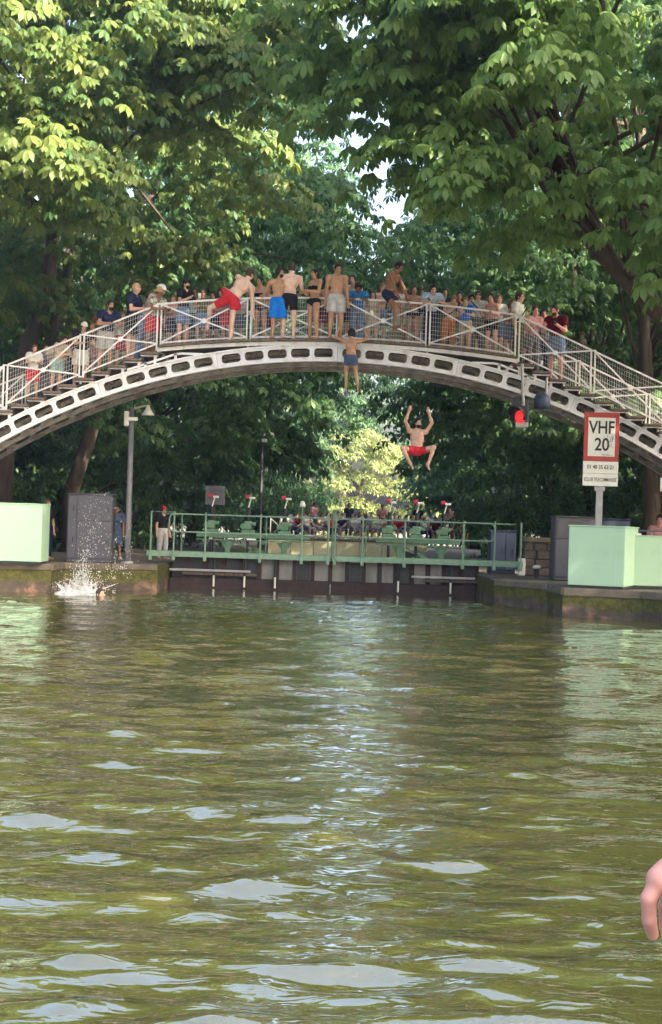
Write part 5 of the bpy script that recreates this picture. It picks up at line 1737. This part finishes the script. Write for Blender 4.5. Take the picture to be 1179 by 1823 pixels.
# ---- on the quays
def onq(label, px, py, Y, pose, z, sk='tan', yaw=0, **k):
    w = at(px, py, Y)
    hc = person('', (0, 0, 0), pose, probe=True)
    r_ = min(1.08, max(.8, (w.z - z) / hc[2]))
    return person(label, (w.x, Y, z), pose, yaw, 1.75 * r_, sk, group='people on the lock quays', vox=.02, **k)


onq('person in red cap, dark shirt and grey trousers left of the lock gate', 291, 908, 36.5, STAND, .6, 'light', 40, hair=('short', 'brown'), wear=(('shirt', 'black'), ('trousers', 'grey'), ('cap', 'red')))
onq('person in dark printed clothes standing behind the splash and lamp post', 208, 906, 34.0, STAND, .6, 'brown', 10, sex='f', hair=('long', 'black'), wear=(('dress', 'bluegrey'),))
onq('dark-haired person half hidden behind the left mint cabinet', 84, 898, 33.0, STAND, .6, 'light', 50, hair=('short', 'fair'), wear=(('shirt', 'black'), ('trousers', 'navy')))
onq('pink-faced person behind the low mint cabinet at the right edge', 1176, 926, 31.0, SIT, .85, 'pink', -20, hair=('short', 'brown'), wear=(('shirt', 'pinkc'), ('shorts', 'navy')))

# ---- far crowd beyond the lock
def recolour(o, mats):
    for ch in o.children:
        nm = ch.name.split('.')[0]
        if nm in mats and ch.data.materials:
            ch.material_slots[0].link = 'OBJECT'
            ch.material_slots[0].material = mats[nm]


def clone(o, loc, yaw, label):
    r_ = o.copy()
    COL.objects.link(r_)
    r_.location = loc
    r_.rotation_euler = (0, 0, R(yaw))
    r_['label'] = label
    for ch in o.children:
        c_ = ch.copy()
        COL.objects.link(c_)
        c_.parent = r_
    return r_


GF = 'crowd seated beyond the lock'
zf = 1.02
proto = [person('x', (0, 0, 0), SIT, 0, 1.7, 'light', (('shirt', 'white'), ('shorts', 'denim')), ('short', 'brown'), vox=.028, group=GF),
         person('x', (0, 0, 0), SIT, 0, 1.62, 'tan', (('shirt', 'red'), ('trousers', 'navy')), ('long', 'black'), 'f', vox=.028, group=GF),
         person('x', (0, 0, 0), STAND, 0, 1.72, 'light', (('shirt', 'sky'), ('trousers', 'dkgrey')), ('short', 'black'), vox=.028, group=GF)]
used = [False] * 3
cols = ['white', 'pinkc', 'navy', 'grey', 'red', 'sky', 'beige', 'black', 'white', 'teal', 'maroon', 'white']
cname = {'white': 'white', 'pinkc': 'pink', 'navy': 'navy', 'grey': 'grey', 'red': 'red', 'sky': 'light blue', 'beige': 'beige', 'black': 'black', 'teal': 'teal', 'maroon': 'maroon'}
order = ['first', 'second', 'third', 'fourth', 'fifth', 'sixth', 'seventh', 'eighth', 'ninth', 'tenth', 'eleventh', 'twelfth', 'thirteenth', 'fourteenth', 'fifteenth', 'sixteenth', 'seventeenth', 'eighteenth']
rc = random.Random(21)
for i in range(32):
    row = i % 2
    px = 508 + i * 10.2 + rc.uniform(-3, 3)
    Y = FARY + .1 + row * .9
    k = 2 if i % 6 == 5 else rc.choice((0, 0, 1))
    w = at(px, 950, Y)
    cc = cols[(i * 5) % 12]
    lab = order[i // 2] + ' from the left in the ' + ('back' if row else 'front') + ' row beyond the lock, in ' + cname[cc]
    loc = (w.x, Y + .3, zf + (.12 * row))
    yw = rc.uniform(-50, 50)
    if not used[k]:
        used[k] = True
        o_ = proto[k]
        o_.location = loc
        o_.rotation_euler = (0, 0, R(yw))
        o_['label'] = lab
    else:
        o_ = clone(proto[k], loc, yw, lab)
    recolour(o_, {'shirt': CL[cc], 'body': SKIN[rc.choice(('light', 'tan', 'pale', 'brown'))]})

# ---- splash beside the swimmer
FOAM = mat('white_water', (.82, .84, .86), .25, var=.05, scale=10, bump=.3)
FOAM.node_tree.nodes['Principled BSDF'].inputs['Alpha'].default_value = .62
c = at(146, 1064, 28.9)
cw = Vector((c.x, c.y, 0))
rs = np.random.RandomState(5)
sp = []
for k in range(1400):
    a_, q = rs.uniform(0, 6.283), abs(rs.normal(0, .27))
    h_ = abs(rs.normal(0, .22)) * math.exp(-q * 1.2) * 1.6
    sp.append((cw.x + q * math.cos(a_) * 1.1, cw.y + q * math.sin(a_) * .5, h_, rs.uniform(.004, .013)))
for k in range(700):
    t_ = rs.rand()
    sp.append((cw.x + .02 + .28 * t_ ** 2 + rs.normal(0, .11 + .05 * t_), cw.y + rs.normal(0, .1), .1 + 2.1 * t_ ** 1.3, rs.uniform(.003, .011) * (1.25 - .6 * t_)))
for k in range(170):
    sp.append((cw.x + .75 + rs.normal(0, .17), cw.y + rs.normal(0, .25), .35 + abs(rs.normal(0, .55)), rs.uniform(.005, .013)))
tv = np.array([(1, 0, 0), (-1, 0, 0), (0, 1, 0), (0, -1, 0), (0, 0, 1.5), (0, 0, -1.2)], float)
tf = np.array([(0, 2, 4), (2, 1, 4), (1, 3, 4), (3, 0, 4), (2, 0, 5), (1, 2, 5), (3, 1, 5), (0, 3, 5)])
VV, FF = [], []
for k, (x, y, z, r_) in enumerate(sp):
    VV.append(tv * r_ * rs.uniform(.6, 1.5, 3) + (x, y, z + .01))
    FF.append(tf + 6 * k)
drops = put('water_splash', np_mesh('water_splash', np.concatenate(VV), np.concatenate(FF), FOAM, True))
tag(drops, 'white splash of water drops rising beside the swimmer', 'splash', kind='stuff')
fp = []
for k in range(46):
    a_, q = rs.uniform(0, 6.283), abs(rs.normal(0, .28))
    fp.append(ell((cw.x - .08 + q * math.cos(a_) * 1.0, cw.y + q * math.sin(a_) * .45, .0), (rs.uniform(.05, .13), rs.uniform(.04, .09), rs.uniform(.02, .09) * math.exp(-q))))
for k in range(34):
    fp.append(cone((cw.x + rs.normal(0, .22), cw.y + rs.normal(0, .08), 0), (cw.x + rs.normal(0, .30), cw.y + rs.normal(0, .08), rs.uniform(.10, .40)), .030, .006))
fo = put('foam', np_mesh('foam', *grow(fp, .022, .03), FOAM, True))
tag(fo, 'churned white foam on the water around the swimmer', 'foam', kind='stuff')

# ---- the neighbour on the near quay, whose hand hangs into the picture
YH = 1.5
def hp(px, py, dy=0):
    return np.array(at(px, py, YH + dy))
knuck = [hp(1174, 1566, -.02), hp(1201, 1572, .0), hp(1217, 1580, .018), hp(1236, 1592, .03)]
pip = [hp(1155, 1600, -.025), hp(1186, 1614, .004), hp(1212, 1635, .02), hp(1222, 1635, .035)]
dip = [hp(1156, 1638, -.018), hp(1187, 1648, .012), hp(1212, 1680, .028), hp(1220, 1672, .04)]
tip = [hp(1162, 1663, -.008), hp(1189, 1670, .02), hp(1214, 1706, .036), hp(1222, 1694, .048)]
wrist = hp(1262, 1500, .05)
hand = [cone(wrist, knuck[1], .024, .020), cone(wrist, knuck[0], .022, .0145), cone(wrist, knuck[2], .024, .0165), cone(wrist, knuck[3], .022, .0145)]
for i in range(4):
    w_ = (.0086, .0086, .0084, .0078)[i]
    hand += [cone(knuck[i], pip[i], w_ + .002, w_), cone(pip[i], dip[i], w_, w_ - .0008), cone(dip[i], tip[i], w_ - .0008, w_ - .0018)]
th = [wrist + (knuck[0] - wrist) * .35, hp(1214, 1610, -.05), hp(1204, 1650, -.055)]
hand += [cone(th[0], th[1], .017, .0115), cone(th[1], th[2], .0115, .009)]
elb = np.array([.66, 1.28, 1.40])
shd = np.array([.80, .98, 1.43])
arm = [cone(wrist, elb, .029, .043), cone(elb, shd, .043, .055)]
person_n = empty('person', (.95, .95, .62), 'person seated at the right edge nearest the camera, one relaxed hand hanging in view', 'person')
vv, ff = grow(hand + arm, .0026, .0028)
hpx = np.array([.95, .95, .62 + .12])
trunk_p = [ell(hpx, (.17, .13, .12)), ell(hpx + (0, .0, .2), (.15, .11, .16)), ell(hpx + (0, .02, .42), (.17, .12, .18)), cone(hpx + (-.15, .02, .55), hpx + (.17, .02, .55), .065, .065), cone(shd, hpx + (-.1, .02, .56), .055, .06),
           cone(hpx + (0, .03, .58), hpx + (0, .05, .72), .055, .05), ell(hpx + (0, .06, .82), (.076, .095, .115)), cone(hpx + (0.18, .02, .55), hpx + (.3, .2, .3), .052, .042), cone(hpx + (.3, .2, .3), hpx + (.2, .42, .3), .042, .03),
           cone(hpx + (-.09, .02, 0), hpx + (-.16, .34, .36), .088, .06), cone(hpx + (-.16, .34, .36), hpx + (-.12, .58, -.02), .058, .04), cone(hpx + (-.12, .58, -.05), hpx + (-.13, .78, -.08), .035, .025),
           cone(hpx + (.09, .02, 0), hpx + (.16, .34, .36), .088, .06), cone(hpx + (.16, .34, .36), hpx + (.14, .58, -.02), .058, .04), cone(hpx + (.14, .58, -.05), hpx + (.16, .78, -.08), .035, .025)]
v2, f2_ = grow(trunk_p, .02, .03)
bo = np.array(person_n.location)
put('body', np_mesh('body', np.concatenate([vv, v2]) - bo, np.concatenate([ff, f2_ + len(vv)]), skin('rosy', (.50, .25, .22)), True), person_n)
put('shirt', np_mesh('shirt', *(lambda a, b: (a - bo, b))(*grow(trunk_p[:4], .02, .03, .018)), CL['white'], True), person_n)
put('shorts', np_mesh('shorts', *(lambda a, b: (a - bo, b))(*grow([trunk_p[0], trunk_p[9], trunk_p[12]], .02, .03, .02, [lambda G: (G @ np.array([0, 1, 0])) - 1.22])), CL['navy'], True), person_n)
put('hair', np_mesh('hair', *(lambda a, b: (a - bo, b))(*grow([ell(hpx + (0, .045, .845), (.088, .10, .115))], .015, .02)), HAIR['brown'], True), person_n)

hz = MB().box((-70, -40, -3.3), (70, 150, 24.5))
hm = bpy.data.materials.new('thin_blue_haze')  # blue volume added to lift the dark shadows to navy
hm.use_nodes = True
hn, hl_ = hm.node_tree.nodes, hm.node_tree.links
hn.remove(hn['Principled BSDF'])
pv = hn.new('ShaderNodeVolumePrincipled')
pv.inputs['Color'].default_value = (.36, .56, 1.0, 1)
pv.inputs['Density'].default_value = .0004
hl_.new(pv.outputs[0], hn['Material Output'].inputs['Volume'])
tag(hz.build('haze', hm), 'faint bluish evening haze in the air over the canal', 'haze', kind='stuff')
